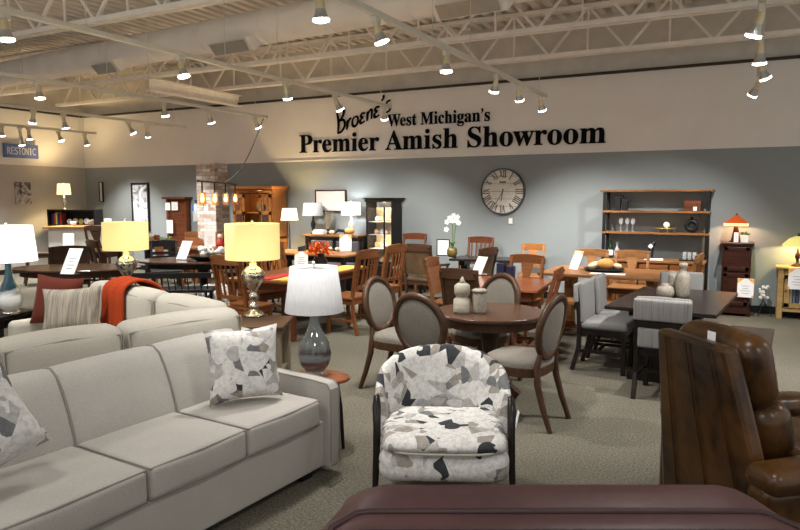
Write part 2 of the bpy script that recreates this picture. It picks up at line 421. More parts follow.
def mesh_obj(name, mb, mats, parent=None, bevel=0, weld=False):
    me = bpy.data.meshes.new(name); me.from_pydata(mb.v, [], mb.f)
    for m in (mats if isinstance(mats, (list, tuple)) else [mats]): me.materials.append(m)
    me.polygons.foreach_set('use_smooth', mb.sm); me.polygons.foreach_set('material_index', mb.mi)
    me.validate(); me.update()
    o = bpy.data.objects.new(name, me); COL.objects.link(o)
    if parent: o.parent = parent
    if bevel:
        b = o.modifiers.new('bevel', 'BEVEL'); b.width = bevel; b.segments = 2; b.limit_method = 'ANGLE'; b.angle_limit = .7
    return o
def part(name, mb, mat, parent, bevel=0, label=None):
    o = mesh_obj(name, mb, mat, parent, bevel)
    if label: o['label'] = label
    return o
def rest(p): return (p[0], p[1], p[2]+(.0015 if .3 < p[2] < 2 else 0))      # things stand on, not in, what carries them
def thing(name, label, cat, loc=(0, 0, 0), rz=0, group=None):
    o = bpy.data.objects.new(name, None); COL.objects.link(o); o.empty_display_size = .1
    o.location = rest(loc); o.rotation_euler = (0, 0, rz); o['label'] = label; o['category'] = cat
    if group: o['group'] = group
    return o
def solo(name, mb, mat, label, cat, loc=(0, 0, 0), rz=0, group=None, bevel=0):
    o = mesh_obj(name, mb, mat, None, bevel); o.location = rest(loc); o.rotation_euler = (0, 0, rz)
    o['label'] = label; o['category'] = cat
    if group: o['group'] = group
    return o
def struct(name, mb, mat, bevel=0):
    o = mesh_obj(name, mb, mat, None, bevel); o['kind'] = 'structure'; return o
def kids(o): return [c for c in COL.objects if c.parent == o]
def dup(root, loc, rz, label, group=None):
    r = root.copy(); COL.objects.link(r); r.location = loc; r.rotation_euler = (0, 0, rz); r['label'] = label
    if group: r['group'] = group
    for ch in list(root.children):
        c = ch.copy(); COL.objects.link(c); c.parent = r
        for g in list(ch.children):
            d = g.copy(); COL.objects.link(d); d.parent = c
    return r
def facing(fx, fy): return math.atan2(fx, -fy)      # local -Y looks along (fx, fy)
def xy(v, z=0.0): return (v[0], v[1], z)
# ================================================================== the room
WY, WX = 11.19, -14.73            # faces of the back wall and of the far-left wall
XR, YF = 6.0, -3.0                # how far the floor and the roof run on past the frame
ZP, ZC, ZD = 2.44, 3.66, 4.62     # paint line, ledge, roof deck

f = MB(); f.box(((WX+XR)/2, (WY-1.5)/2, -.05), (XR-WX+.4, WY+1.9, .1)); struct('floor', f, M['carpet'])

w = MB()
w.m = 0; w.box(((WX+XR)/2, WY+.1, ZP/2), (XR-WX+.4, .2, ZP))
w.m = 1; w.box(((WX+XR)/2, WY+.11, (ZP+ZC)/2), (XR-WX+.4, .2, ZC-ZP))
w.m = 2; w.box(((WX+XR)/2, WY+.19, (ZC+ZD+.15)/2), (XR-WX+.4, .2, ZD+.15-ZC))
struct('wall_back', w, [M['paint_blue'], M['paint_beige'], M['block']])
w = MB()
w.m = 0; w.box((WX-.1, (WY+YF)/2, ZP/2), (.2, WY-YF+.2, ZP))
w.m = 1; w.box((WX-.11, (WY+YF)/2, (ZP+ZC)/2), (.2, WY-YF+.2, ZC-ZP))
w.m = 2; w.box((WX-.19, (WY+YF)/2, (ZC+ZD+.15)/2), (.2, WY-YF+.2, ZD+.15-ZC))
struct('wall_left', w, [M['paint_taupe'], M['paint_beige'], M['block']])
t = MB(); t.box(((WX+XR)/2, WY-.012, .055), (XR-WX, .025, .11)); struct('baseboard_back', t, M['black'])
t = MB(); t.box((WX+.012, (WY+YF)/2, .055), (.025, WY-YF, .11)); struct('baseboard_left', t, M['black'])
t = MB(); t.box(((WX+XR)/2, WY-.005, ZC+.02), (XR-WX, .09, .035)); struct('trim_shadow_1', t, M['dark_gap'])  # dark strips stand in for the shadow gap along the ledge
t = MB(); t.box((WX+.005, (WY+YF)/2, ZC+.02), (.09, WY-YF, .035)); struct('trim_shadow_2', t, M['dark_gap'])
t = MB(); t.box(((WX+XR)/2, WY-.008, ZP+.01), (XR-WX, .018, .03)); struct('trim_3', t, M['paint_beige'])

# corrugated steel deck: ribs run towards the back wall
d = MB(); x = WX-.2; vs = []; pitch = .21; prof = []
while x < XR+.2:
    prof += [(x, 0), (x+.10, 0), (x+.115, .075), (x+.195, .075)]; x += pitch
for yy in (YF, WY+.1): vs += [(px, yy, ZD+pz) for px, pz in prof]
n = len(prof); d.add(vs, [(i, i+1, n+i+1, n+i) for i in range(n-1)], False)
d.add([(WX-.3, YF, ZD+.1), (XR+.3, YF, ZD+.1), (XR+.3, WY+.3, ZD+.1), (WX-.3, WY+.3, ZD+.1)], [(0, 3, 2, 1)])
struct('ceiling', d, M['deck'])

# open-web roof joists, parallel to the back wall
ZB, ZT = 3.86, ZD-.02
def joist(y, label, ph):
    r = thing('roof_joist', label, 'joist', (0, y, 0), 0, 'open web steel roof joists')
    c = MB(); c.box(((WX+XR)/2, -.045, ZB+.03), (XR-WX, .06, .06)); c.box(((WX+XR)/2, .045, ZB+.03), (XR-WX, .06, .06))
    part('bottom_chord', c, M['steel'], r)
    c = MB(); c.box(((WX+XR)/2, -.045, ZT-.03), (XR-WX, .06, .06)); c.box(((WX+XR)/2, .045, ZT-.03), (XR-WX, .06, .06))
    part('top_chord', c, M['steel'], r)
    wb = MB(); x = WX+ph; k = 0
    while x < XR-.7:
        wb.bar((x, 0, ZB+.03), (x+.58, 0, ZT-.03), .035, .035); wb.bar((x+.58, 0, ZT-.03), (x+1.16, 0, ZB+.03), .035, .035)
        wb.bar((x+.58, 0, ZB+.03), (x+.58, 0, ZT-.03), .026, .026)
        x += 1.16
    o = part('web', wb, M['steel'], r)
for y, l, ph in ((10.55, 'steel roof joist closest to the lettered wall', .2), (8.85, 'steel roof joist second from the lettered wall', .5),
                 (5.85, 'steel roof joist on the near side of the round duct', .4)):
    joist(y, l, ph)
g = at(97, 75, 3.73)
r = thing('roof_girder', 'steel girder crossing under the joists beyond the small diffuser box', 'girder', (g.x, 0, 3.63))
m = MB(); m.box((0, (8.8+WY)/2, 0), (.16, WY-8.8, .02)); m.box((0, (8.8+WY)/2, .1), (.02, WY-8.8, .2)); m.box((0, (8.8+WY)/2, .21), (.16, WY-8.8, .02)); part('flange_beam', m, M['steel'], r)

# spiral duct with two diffuser boxes
a = Vector((-14.7, 8.45, 4.13)); b = Vector((4.5, 7.0, 4.13))
dr = thing('air_duct', 'long round painted air duct hung under the roof deck', 'duct')
m = MB(); m.tube([a.lerp(b, i/24) for i in range(25)], .235, 20); part('duct_pipe', m, M['duct'], dr)
for i in range(1, 16):
    m = MB(); p = a.lerp(b, i/16+.003); q = a.lerp(b, i/16+.0045); m.tube([p, q], .243, 20); part('seam_ring', m, M['duct'], dr)
dd = (b-a).normalized(); ang = math.atan2(dd.y, dd.x)
def diffuser(px, py, label, size):
    p = on_y(px, py, 8.0); s = (p.x-a.x)/(b.x-a.x); c = a.lerp(b, s)
    X_ = Matrix.Translation(c) @ Matrix.Rotation(ang, 4, 'Z'); m = MB(); m.x = X_; m.add([(-size, -.13, -.12), (size, -.13, -.12), (size, .13, -.12), (-size, .13, -.12), (-size, -.36, -.20), (size, -.36, -.20), (size, -.2, -.36), (-size, -.2, -.36)],
                    [(0, 1, 2, 3), (4, 7, 6, 5), (0, 4, 5, 1), (1, 5, 6, 2), (2, 6, 7, 3), (3, 7, 4, 0)])
    hs = part('diffuser', m, M['duct'], dr)
    g = MB(); g.x = X_
    A = Vector((-size*.85, -.352, -.222)); B = Vector((size*.85, -.352, -.222)); D = Vector((0, .128, -.128)); N = Vector((0, -.012, -.012))
    g.add([A+N, B+N, B+D+N, A+D+N], [(0, 1, 2, 3)])
    part('grille', g, M['can'], hs)
diffuser(116, 60, 'small grey diffuser box on the duct above the white lamps', .3)
diffuser(492, 2, 'diffuser box with dark grille on the duct above the lettering', .45)
diffuser(250, 8, 'diffuser box on the duct near the middle of the ceiling', .4)

# light tracks
ZR = 3.12
TR = {0: -.02, 1: -2.66, 2: -5.10, 3: -7.70, 4: -10.25, 5: -12.95}
ends = {0: (1.0, 9.35), 1: (2.0, 9.35), 2: (2.0, 9.30), 3: (3.0, 9.50), 4: (5.0, 10.1), 5: (6.0, 10.1)}
tl = ['light track rail ending above the bookshelf by the oak server', 'long light track rail passing over the patterned armchair towards the lettering', 'long light track rail crossing below the duct to the script word',
      'light track rail ending over the dark dining table with white flowers', 'light track rail in front of the brick column wall', 'light track rail ending near the taupe wall and blue sign']
for k, X in TR.items():
    y0, y1 = ends[k]
    r = thing('track_rail', tl[k], 'light track', (X, 0, ZR), 0, 'light tracks')
    m = MB(); m.box((0, (y0+y1)/2, 0), (.055, y1-y0, .045)); part('rail_bar', m, M['rail'], r, .006)
    m = MB(); m.box((0, y1+.02, 0), (.065, .05, .055)); part('end_cap', m, M['rail'], r)
    for j in range(5):
        wv = MB(); yy = y1-.25-(y1-y0-.5)*j/4; dy_ = yy-(a.y+(b.y-a.y)*(X-a.x)/(b.x-a.x))
        if abs(dy_) < .75: yy += .8*(1 if dy_ > 0 else -1)
        wv.tube([(0, yy, .024), (0, yy, ZD-ZR-.03)], .004, 5); part('hanger_wire', wv, M['rail'], r)
def spot(px, py, track, label, tilt=(0, 0), power=60, cone=95):
    """a track head whose bulb is seen at (px, py), under the rail; tilt leans the can"""
    X = TR[track]; p = on_x(px, py, X) if track else at(px, py, 2.86)
    top = ZR-.024; y = p.y
    bz = max(2.72, min(p.z, 3.0)); 
    r = thing('track_spotlight', label, 'spotlight', (X, y, 0), 0, 'track spotlights')
    m = MB(); m.box((0, 0, top-.025), (.04, .09, .05)); part('adapter', m, M['rail'], r, .004)
    ax = Vector((tilt[0], tilt[1], -1)).normalized()
    base = Vector((0, 0, top-.06)); 
    L = max(.15, top-.06-bz)
    m = MB(); m.tube([base+Vector((0, 0, .03)), base+ax*.02, base+ax*(L*.5)], [.02, .03, .032], 12); part('socket', m, M['brass_cream'], r)
    c = MB(); c.tube([base+ax*L*.42, base+ax*L*.62, base+ax*(L*.92)], [.034, .04, .062], 14, False); part('reflector', c, M['can'], r)
    e = base+ax*(L*.93)
    b_ = MB(); b_.tube([e-ax*.012, e+ax*.006, e+ax*.014], [.058, .056, .03], 16); part('bulb', b_, M['bulb'], r)
    ld = bpy.data.lights.new('spot_beam', 'SPOT'); ld.energy = power; ld.spot_size = math.radians(cone); ld.spot_blend = .7; ld.shadow_soft_size = .05; ld.color = (1, .965, .915)
    lo = bpy.data.objects.new('spot_beam', ld); COL.objects.link(lo); lo.parent = r
    lo.location = e+ax*.03; lo.rotation_euler = ax.to_track_quat('-Z', 'Y').to_euler()
    return r
SP = 170
S_ = [(320, 17, 1, 'large lit track spotlight above the middle dining tables, highest in view', (0, .1)),
      (376, 42, 1, 'track spotlight tilted towards the script word', (.25, .3)), (446, 70, 1, 'track spotlight pointing straight down over the round table rail', (0, .05)),
      (496, 88, 1, 'tilted track spotlight above the clock, third from the rail end', (-.3, .3)), (518, 101, 1, 'track spotlight second from the end of the rail above the clock', (0, .5)),
      (540, 112, 1, 'track spotlight at the very end of the rail above the clock', (.1, .5)),
      (5, 38, 2, 'track spotlight on the long rail above the white drum lamp', (0, .1)), (181, 77, 2, 'track spotlight on the long rail below the duct', (.2, .1)),
      (286, 99, 2, 'track spotlight on the long rail before the lettering begins', (-.1, .4)), (335, 112, 2, 'track spotlight just above the capital letter of the script word', (.3, .5)),
      (384, 120, 2, 'track spotlight at the rail end touching the script word', (-.2, .5)),
      (39, 97, 3, 'track spotlight on the rail above the yellow drum lamp, under the duct', (0, .1)), (164, 117, 3, 'small track spotlight midway on the rail over the dark dining table', (0, .2)),
      (209, 124, 3, 'track spotlight above the brick column', (0, .4)), (255, 128, 3, 'track spotlight at the rail end beside the swagged cord', (.2, .5)),
      (64, 129, 4, 'track spotlight on the rail before the wall corner', (0, .2)), (34, 124, 4, 'tilted track spotlight above the blue sign', (-.4, .1)),
      (129, 135, 4, 'small tilted track spotlight above the tall ink picture', (.3, .4)), (147, 138, 4, 'small track spotlight above the hall tree', (-.3, .4)),
      (29, 140, 5, 'track spotlight over the top edge of the blue sign', (0, .1)), (59, 142, 5, 'tilted track spotlight between blue sign and wall corner', (.3, .2)),
      (85, 146, 5, 'track spotlight at the rail end by the wall corner', (0, .3)), (2, 136, 5, 'round lit track spotlight beyond the top of the blue sign', (-.2, .1)),
      (21, 151, 5, 'track spotlight hanging in front of the blue sign letters', (0, .1)),
      (759, 38, 0, 'largest tilted spotlight on the rail over the brown recliner', (-.3, .2)), (760, 65, 0, 'second spotlight down the rail over the brown recliner', (0, .2)),
      (766, 81, 0, 'spotlight tilted outward, third down the rail over the recliner', (.4, .3)), (757, 98, 0, 'spotlight tilted towards the bookshelf at the rail end', (-.5, .5))]
for (px, py, k, lab, tl_) in S_: spot(px, py, k, lab, tl_, SP if py < 90 and k else SP*1.5)

# added spots without fixtures, lighting as if tracks ran on past the frame
def added_spot(x, y, e, tx=0, ty=0, cone=120):
    ld = bpy.data.lights.new('spot_beam', 'SPOT'); ld.energy = e*.62; ld.spot_size = math.radians(cone); ld.spot_blend = .8; ld.shadow_soft_size = .09; ld.color = (1, .97, .925)
    lo = bpy.data.objects.new('spot_beam', ld); COL.objects.link(lo); lo.location = (x, y, 3.0)
    lo.rotation_euler = Vector((tx, ty, -1)).to_track_quat('-Z', 'Y').to_euler()
for x, y, e, tx, ty in ((-.02, 2.6, 90, -.2, .2), (-.02, .4, 90, 0, .5), (-2.66, 2.9, 110, .1, .1), (-2.66, .8, 90, 0, .3), (-5.1, 1.6, 110, .1, .2), (-5.1, -.8, 80, .2, .3), (-7.7, 2.0, 100, .1, .2),
                        (2.6, 2.0, 90, -.4, .2), (2.6, 4.8, 90, -.4, .1), (2.6, 7.8, 90, -.2, .5), (-10.25, 4.0, 90, .1, .2), (-2.66, -1.8, 90, 0, .6), (.0, 5.3, 70, -.1, .2)):
    added_spot(x, y, e, tx, ty)

wd = bpy.data.worlds.new('world'); SC.world = wd; wd.use_nodes = True
bg = wd.node_tree.nodes['Background']; bg.inputs[0].default_value = (1, .97, .935, 1); bg.inputs[1].default_value = .62
SC.view_settings.view_transform = 'Standard'; SC.view_settings.look = 'None'; SC.view_settings.gamma = 1
SC.view_settings.exposure = 0.3

# ------------------------------------------------------------------ wall lettering
def math_bold(s): return ''.join(chr(0x1D400+ord(c)-65) if 'A' <= c <= 'Z' else chr(0x1D41A+ord(c)-97) if 'a' <= c <= 'z' else c for c in s)
def text_mesh(body, off=0.0, ext=.004):
    c = bpy.data.curves.new('lettering', 'FONT'); c.body = body; c.size = 1; c.offset = off; c.extrude = ext; c.resolution_u = 4
    o = bpy.data.objects.new('lettering', c); COL.objects.link(o)
    dg = bpy.context.evaluated_depsgraph_get()
    me = bpy.data.meshes.new_from_object(o.evaluated_get(dg)); w_ = o.dimensions.x
    bpy.data.objects.remove(o); bpy.data.curves.remove(c)
    return me
def letters(name, label, words, bold, x0, x1, z0, z1, cap, y, mat, rot=None, off=.012, loc=None):
    """words of raised letters between x0 and x1 on a wall; cap = capital height; every letter its own part"""
    conv = math_bold if bold else (lambda q: q)
    def width(q):
        me = text_mesh(q); xs = [v.co.x for v in me.vertices]; w_ = max(xs)-min(xs); bpy.data.meshes.remove(me); return w_
    full = ' '.join(words); tot = width(conv(full)); I = conv('I'); wi = width(I)
    r = thing(name, label, 'wall lettering', loc or (x0, y, z0), 0)
    if rot: r.rotation_euler = rot
    sx = (x1-x0)/tot; pre = ''
    cm = text_mesh(conv('H')); ch = max(v.co.y for v in cm.vertices); bpy.data.meshes.remove(cm); sz = cap/ch
    first = None
    for ch_ in full:
        pre += ch_
        if ch_ == ' ': continue
        me = text_mesh(conv(ch_), off)
        xs = [v.co.x for v in me.vertices]
        wfull = width(conv(pre)); end = wfull            # right edge of this letter in the running line
        shift = end - max(xs) - 0
        if first is None: first = min(xs); shift = -min(xs)
        for v in me.vertices:
            X = (v.co.x+shift)*sx; Z = v.co.y*sz; v.co = (X, -v.co.z-.002, Z)
        me.materials.clear(); me.materials.append(mat); me.update()
        o = bpy.data.objects.new('letter', me); COL.objects.link(o); o.parent = r
    slope = math.atan2(z1-z0, x1-x0)
    r.rotation_euler = (0, -slope, 0) if not rot else rot
    return r
letters('wall_lettering', 'longest line of raised black serif lettering on the beige wall', ['Premier', 'Amish', 'Showroom'], True, -8.19, -2.16, 2.61, 2.585, .345, WY-.012, M['letter'], off=.008)
letters('wall_lettering', 'shorter upper line of black serif lettering ending above the word Showroom', ['West', 'Michigan’s'], True, -6.16, -4.13, 3.035, 3.035, .215, WY-.012, M['letter'], off=.01)

# the brush-script name, drawn as strokes of a flat brush
SCRIPT = {
 'B': ([[(.02, .95), (.10, .5), (.06, .0)], [(.0, .98), (.28, 1.02), (.42, .85), (.30, .62), (.10, .53)], [(.10, .53), (.38, .50), (.46, .24), (.28, .03), (.05, .02)]], .54),
 'r': ([[(.04, .5), (.06, .25), (.03, .0)], [(.06, .3), (.16, .5), (.28, .50)]], .30),
 'o': ([[(.22, .52), (.06, .42), (.05, .14), (.20, .0), (.34, .14), (.34, .40), (.22, .52)]], .44),
 'e': ([[(.32, .46), (.14, .52), (.08, .38), (.22, .29)], [(.22, .29), (.05, .20), (.10, .02), (.32, .06)]], .39),
 'n': ([[(.05, .5), (.06, .0)], [(.06, .3), (.18, .50), (.30, .44), (.29, .02)]], .40),
 '’': ([[(.10, 1.0), (.12, .86), (.03, .70)]], .20),
 's': ([[(.32, .56), (.14, .56), (.10, .38), (.28, .26), (.28, .06), (.04, .02)]], .36)}
def smooth(pts, k=6):
    P = [Vector((p[0], p[1], 0)) for p in pts]; out = []
    for i in range(len(P)-1):
        p0 = P[max(i-1, 0)]; p1 = P[i]; p2 = P[i+1]; p3 = P[min(i+2, len(P)-1)]
        for j in range(k):
            t = j/k; out.append(.5*((2*p1)+(p2-p0)*t+(2*p0-5*p1+4*p2-p3)*t*t+(3*p1-p0-3*p2+p3)*t**3))
    return out+[P[-1]]
A0 = on_y(337, 134, WY-.012); A1 = on_y(391, 111, WY-.012)
ln = math.hypot(A1.x-A0.x, A1.z-A0.z); slope = math.atan2(A1.z-A0.z, A1.x-A0.x)
sr = thing('wall_lettering', 'slanted black brush script name above the start of the serif lettering', 'wall lettering', (A0.x, WY-.012, A0.z)); sr.rotation_euler = (0, -slope, 0)
adv = sum(SCRIPT[c][1] for c in 'Broene’s'); kx = ln/adv; kz = .37; x = 0
for ch in 'Broene’s':
    st, wdt = SCRIPT[ch]; m = MB()
    big = 1.12 if ch in 'B' else .92
    for s_ in st:
        q = smooth(s_); vs = []
        for i, p in enumerate(q):
            dq = (q[min(i+1, len(q)-1)]-q[max(i-1, 0)]).normalized(); nn = Vector((-dq.y, dq.x, 0))
            wd_ = .07*(1-.35*abs(2*i/(len(q)-1)-1))
            for sgn in (-1, 1):
                e = p+nn*wd_*sgn; ex = (x+e.x+e.y*.30)*kx; ez = e.y*kz*big
                vs += [(ex, -.006, ez), (ex, 0, ez)]
        k = len(q); fs = []
        for i in range(k-1):
            a_, b_ = 4*i, 4*i+4
            fs += [(a_, a_+2, b_+2, b_), (a_, b_, b_+1, a_+1), (a_+2, a_+3, b_+3, b_+2)]
        fs += [(0, 1, 3, 2), (4*k-4, 4*k-2, 4*k-1, 4*k-3)]
        m.add(vs, fs, False)
    part('letter', m, M['letter'], sr); x += wdt

# blue banner on the far-left wall
s0 = on_x(3, 143, WX+.05); s1 = on_x(38, 159, WX+.05)
sg = thing('hanging_sign', 'blue rectangular sign with silver capitals on the taupe wall', 'sign', (WX+.05, (s0.y+s1.y)/2, (s0.z+s1.z)/2), PI/2)
W_, H_ = s1.y-s0.y, s0.z-s1.z
m = MB(); m.box((0, 0, 0), (W_, .06, H_)); part('sign_board', m, M['bluesign'], sg, .004)
xx = -W_*.42; lw = W_*.84/8
for ch in 'RESTONIC':
    me = text_mesh(ch, 0, .01); xs = [v.co.x for v in me.vertices]; ys = [v.co.y for v in me.vertices]
    kk = min(lw*.86/(max(xs)-min(xs)), 9)
    for v in me.vertices: v.co = ((v.co.x-min(xs))*kk*(.35 if ch == 'I' else 1)+xx+(lw*.3 if ch == 'I' else 0), -v.co.z-.034, (v.co.y-max(ys)/2)*H_*.52/max(ys))
    me.materials.clear(); me.materials.append(M['silvertext']); me.update()
    o = bpy.data.objects.new('letter', me); COL.objects.link(o); o.parent = sg; xx += lw
wr = MB()
# ================================================================== furniture makers
def chair(label, loc, rz, wd, st, style='slat', h=.98, w=.46, d=.44, sh=.46, group=None, arms=False, nsl=5, name='dining_chair', rail_curve=.03):
    """chair facing local -y; origin on the floor under the seat centre"""
    r = thing(name, label, 'chair', loc, rz, group)
    bh = h
    for sx in (-1, 1):
        m = MB(); m.bar((sx*(w/2-.025), -d/2+.03, 0), (sx*(w/2-.03), -d/2+.03, sh-.03), .042, .042, (0, 1, 0)); part('leg', m, wd, r, .004)
        # rear leg runs on as the back post
        m = MB(); x = sx*(w/2-.022)
        pts = [(x, d/2+.05, 0), (x, d/2-.01, sh*.55), (x, d/2-.02, sh), (x, d/2+.02, sh+(bh-sh)*.5), (x, d/2+.085, bh-.02)]
        for p, q in zip(pts, pts[1:]): m.bar(p, q, .036, .042, (0, 1, 0))
        part('leg', m, wd, r, .003)
    m = MB()
    m.box((0, -d/2+.03, sh-.055), (w-.08, .022, .06)); m.box((0, d/2-.03, sh-.055), (w-.08, .022, .06))
    for sx in (-1, 1): m.box((sx*(w/2-.03), 0, sh-.055), (.022, d-.08, .06))
    part('apron', m, wd, r)
    m = MB()
    for sx in (-1, 1): m.bar((sx*(w/2-.03), -d/2+.03, .17), (sx*(w/2-.03), d/2+.02, .17), .02, .028)
    m.bar((-w/2+.03, 0, .17), (w/2-.03, 0, .17), .02, .028)
    part('stretcher', m, wd, r)
    m = MB()
    if st in (M['tan'], M['greyup'], M['charcoal'], M['redcloth'], M['brownup']): m.cushion((0, -.01, sh), (w+.01, d+.01, .075), .032, (0, 0, .016), 4)
    else: m.cushion((0, -.01, sh-.005), (w+.02, d+.01, .036), .014, (0, 0, -.004), 4)
    part('seat', m, st, r)
    def by(z): return d/2-.02+(.105)*max(0, (z-sh)/(bh-sh))**1.4
    iw = w-.07
    def rail(z, hh, ov=0, cv=rail_curve, t=.026):
        m = MB(); n = 8
        pr = [(-t/2, -hh/2), (t/2, -hh/2), (t/2, hh/2), (-t/2, hh/2)]
        ww = iw/2+ov
        m.sweep(pr, [-ww+2*ww*i/n for i in range(n+1)], lambda x, y, z_: (x, by(z)+y+cv*(1-(x/ww)**2), z+z_+(.018*(1-(x/ww)**2) if z_ > 0 and ov else 0)), True, False)
        return m
    if style in ('slat', 'splat', 'ladder', 'panel', 'tback'):
        top_h = .10 if style != 'tback' else .085
        part('crest_rail', rail(bh-.05, top_h, .036), wd, r, .004)
    if style == 'slat':
        part('back_rail', rail(sh+.12, .04), wd, r)
        for i in range(nsl):
            x = -iw/2+iw*(i+.5)/nsl; m = MB(); c = rail_curve*(1-(2*x/iw)**2)
            m.bar((x, by(sh+.12)+c, sh+.13), (x, by(bh-.1)+c, bh-.09), .026, .012, (0, 1, 0)); part('slat', m, wd, r)
    elif style in ('splat', 'tback'):
        part('back_rail', rail(sh+.12, .04), wd, r)
        k = .17 if style == 'splat' else .22
        m = MB(); n = 6
        for a, b, wa, wb in ((sh+.13, (sh+bh)/2, k*.75, k*.55), ((sh+bh)/2, bh-.09, k*.55, k)):
            m.add([(-wa/2, by(a)+.02, a), (wa/2, by(a)+.02, a), (wb/2, by(b)+.02, b), (-wb/2, by(b)+.02, b), (-wa/2, by(a)+.034, a), (wa/2, by(a)+.034, a), (wb/2, by(b)+.034, b), (-wb/2, by(b)+.034, b)],
                  [(0, 1, 2, 3), (7, 6, 5, 4), (0, 4, 5, 1), (1, 5, 6, 2), (2, 6, 7, 3), (3, 7, 4, 0)], False)
        part('splat', m, wd, r)
    elif style == 'ladder':
        for i in range(3):
            part('back_rail', rail(sh+.14+(bh-sh-.28)*i/3, .05), wd, r)
    elif style == 'panel':
        m = MB(); zz = [sh+.08, sh+.2, sh+.34, bh-.1]
        n = 8; vs = []
        for z in zz:
            for i in range(n+1):
                x = -iw/2+iw*i/n; vs.append((x, by(z)+rail_curve*(1-(2*x/iw)**2)-.012, z))
        for z in zz:
            for i in range(n+1):
                x = -iw/2+iw*i/n; vs.append((x, by(z)+rail_curve*(1-(2*x/iw)**2)+.012, z))
        K = n+1; fs = []
        for a in range(len(zz)-1):
            for i in range(n):
                q = (a*K+i, a*K+i+1, (a+1)*K+i+1, (a+1)*K+i); fs.append(q); o_ = len(zz)*K; fs.append(tuple(o_+j for j in q[::-1]))
        m.add(vs, fs, True); part('back_panel', m, wd if st != M['brownup'] else st, r)
    elif style == 'upholstered':
        m = MB(); m.cushion((0, by((sh+bh)/2), (sh+bh)/2+.03), (w, .07, bh-sh-.08), .03, (0, .012, 0), 5, Matrix.Rotation(-.17, 3, 'X')); part('backrest', m, st, r)
    if arms:
        for sx in (-1, 1):
            m = MB(); x = sx*(w/2+.015)
            m.bar((x, -d/2+.06, sh), (x, -d/2+.05, sh+.2), .03, .03, (0, 1, 0))
            m.tube([(x, d/2+.03, sh+.24), (x, .05, sh+.225), (x, -d/2, sh+.215)], .019, 8); part('armrest', m, wd, r)
    return r

def oval_chair(label, loc, rz, group):
    r = thing('dining_chair', label, 'chair', loc, rz, group); wd = M['walnut']
    w, d, sh = .50, .47, .47
    for sx in (-1, 1):
        m = MB(); m.tube([(sx*.21, -.2, 0), (sx*.205, -.205, .2), (sx*.205, -.20, .42)], [.018, .024, .028], 8); part('leg', m, wd, r)
        m = MB(); m.tube([(sx*.20, .33, 0), (sx*.195, .27, .16), (sx*.19, .22, .34), (sx*.18, .21, .46), (sx*.16, .225, .56)], [.020, .024, .027, .027, .02], 8); part('leg', m, wd, r)
    m = MB(); q = [(sx_*1, sy_) for sx_, sy_ in ()]
    out = []
    for i in range(28):
        a = 2*PI*i/28; c, s_ = math.cos(a), math.sin(a)
        x = math.copysign(abs(c)**.6, c)*w/2; y = math.copysign(abs(s_)**.6, s_)*d/2
        out.append((x*(1-.06*(y/d+.5)), y))
    m.prism(out, .385, .455); part('seat_frame', m, wd, r, .006)
    m = MB()
    rings = [(1.0, .455), (1.0, .485), (.94, .51), (.75, .525), (.4, .532), (.01, .535)]
    vs = [(x*k, y*k, z) for k, z in rings for x, y in out]; n = len(out)
    m.add(vs, [(i*n+j, i*n+(j+1) % n, (i+1)*n+(j+1) % n, (i+1)*n+j) for i in range(len(rings)-1) for j in range(n)], True)
    part('seat', m, M['tan'], r)
    zc, a_, b_, cy_ = .745, .232, .232, .262; tilt = .17
    T = Matrix.Translation((0, cy_, zc)) @ Matrix.Rotation(-tilt, 4, 'X')
    m = MB(); m.x = T
    ring = [(a_*math.cos(2*PI*i/36), 0.02*(math.cos(2*PI*i/36)**2)*-1, b_*math.sin(2*PI*i/36)) for i in range(37)]
    k = 36; vs = []; pr = [(-.026, -.02), (.014, -.024), (.026, 0), (.014, .024), (-.026, .02)]
    for i in range(k):
        an = 2*PI*i/k; e = Vector((math.cos(an), 0, math.sin(an)))
        for dr_, dy in pr: vs.append(Vector((a_*e.x, -.02*e.x*e.x, b_*e.z)) + Vector((e.x*dr_, dy, e.z*dr_)))
    n = len(pr); m.add(vs, [(i*n+j, ((i+1) % k)*n+j, ((i+1) % k)*n+(j+1) % n, i*n+(j+1) % n) for i in range(k) for j in range(n)], True)
    part('back_frame', m, wd, r)
    m = MB(); m.x = T
    for sg in (-1, 1):
        vs = []; K = 7
        for i in range(K+1):
            q = i/K
            for j in range(36):
                an = 2*PI*j/36
                vs.append((.215*q*math.cos(an), -.02*(q*math.cos(an))**2*.9+sg*(.008+.02*(1-q**3)), .215*q*math.sin(an)))
        m.add(vs, [(i*36+j, i*36+(j+1) % 36, (i+1)*36+(j+1) % 36, (i+1)*36+j) for i in range(K) for j in range(36)], True)
    part('backrest', m, M['tan'], r)
    return r

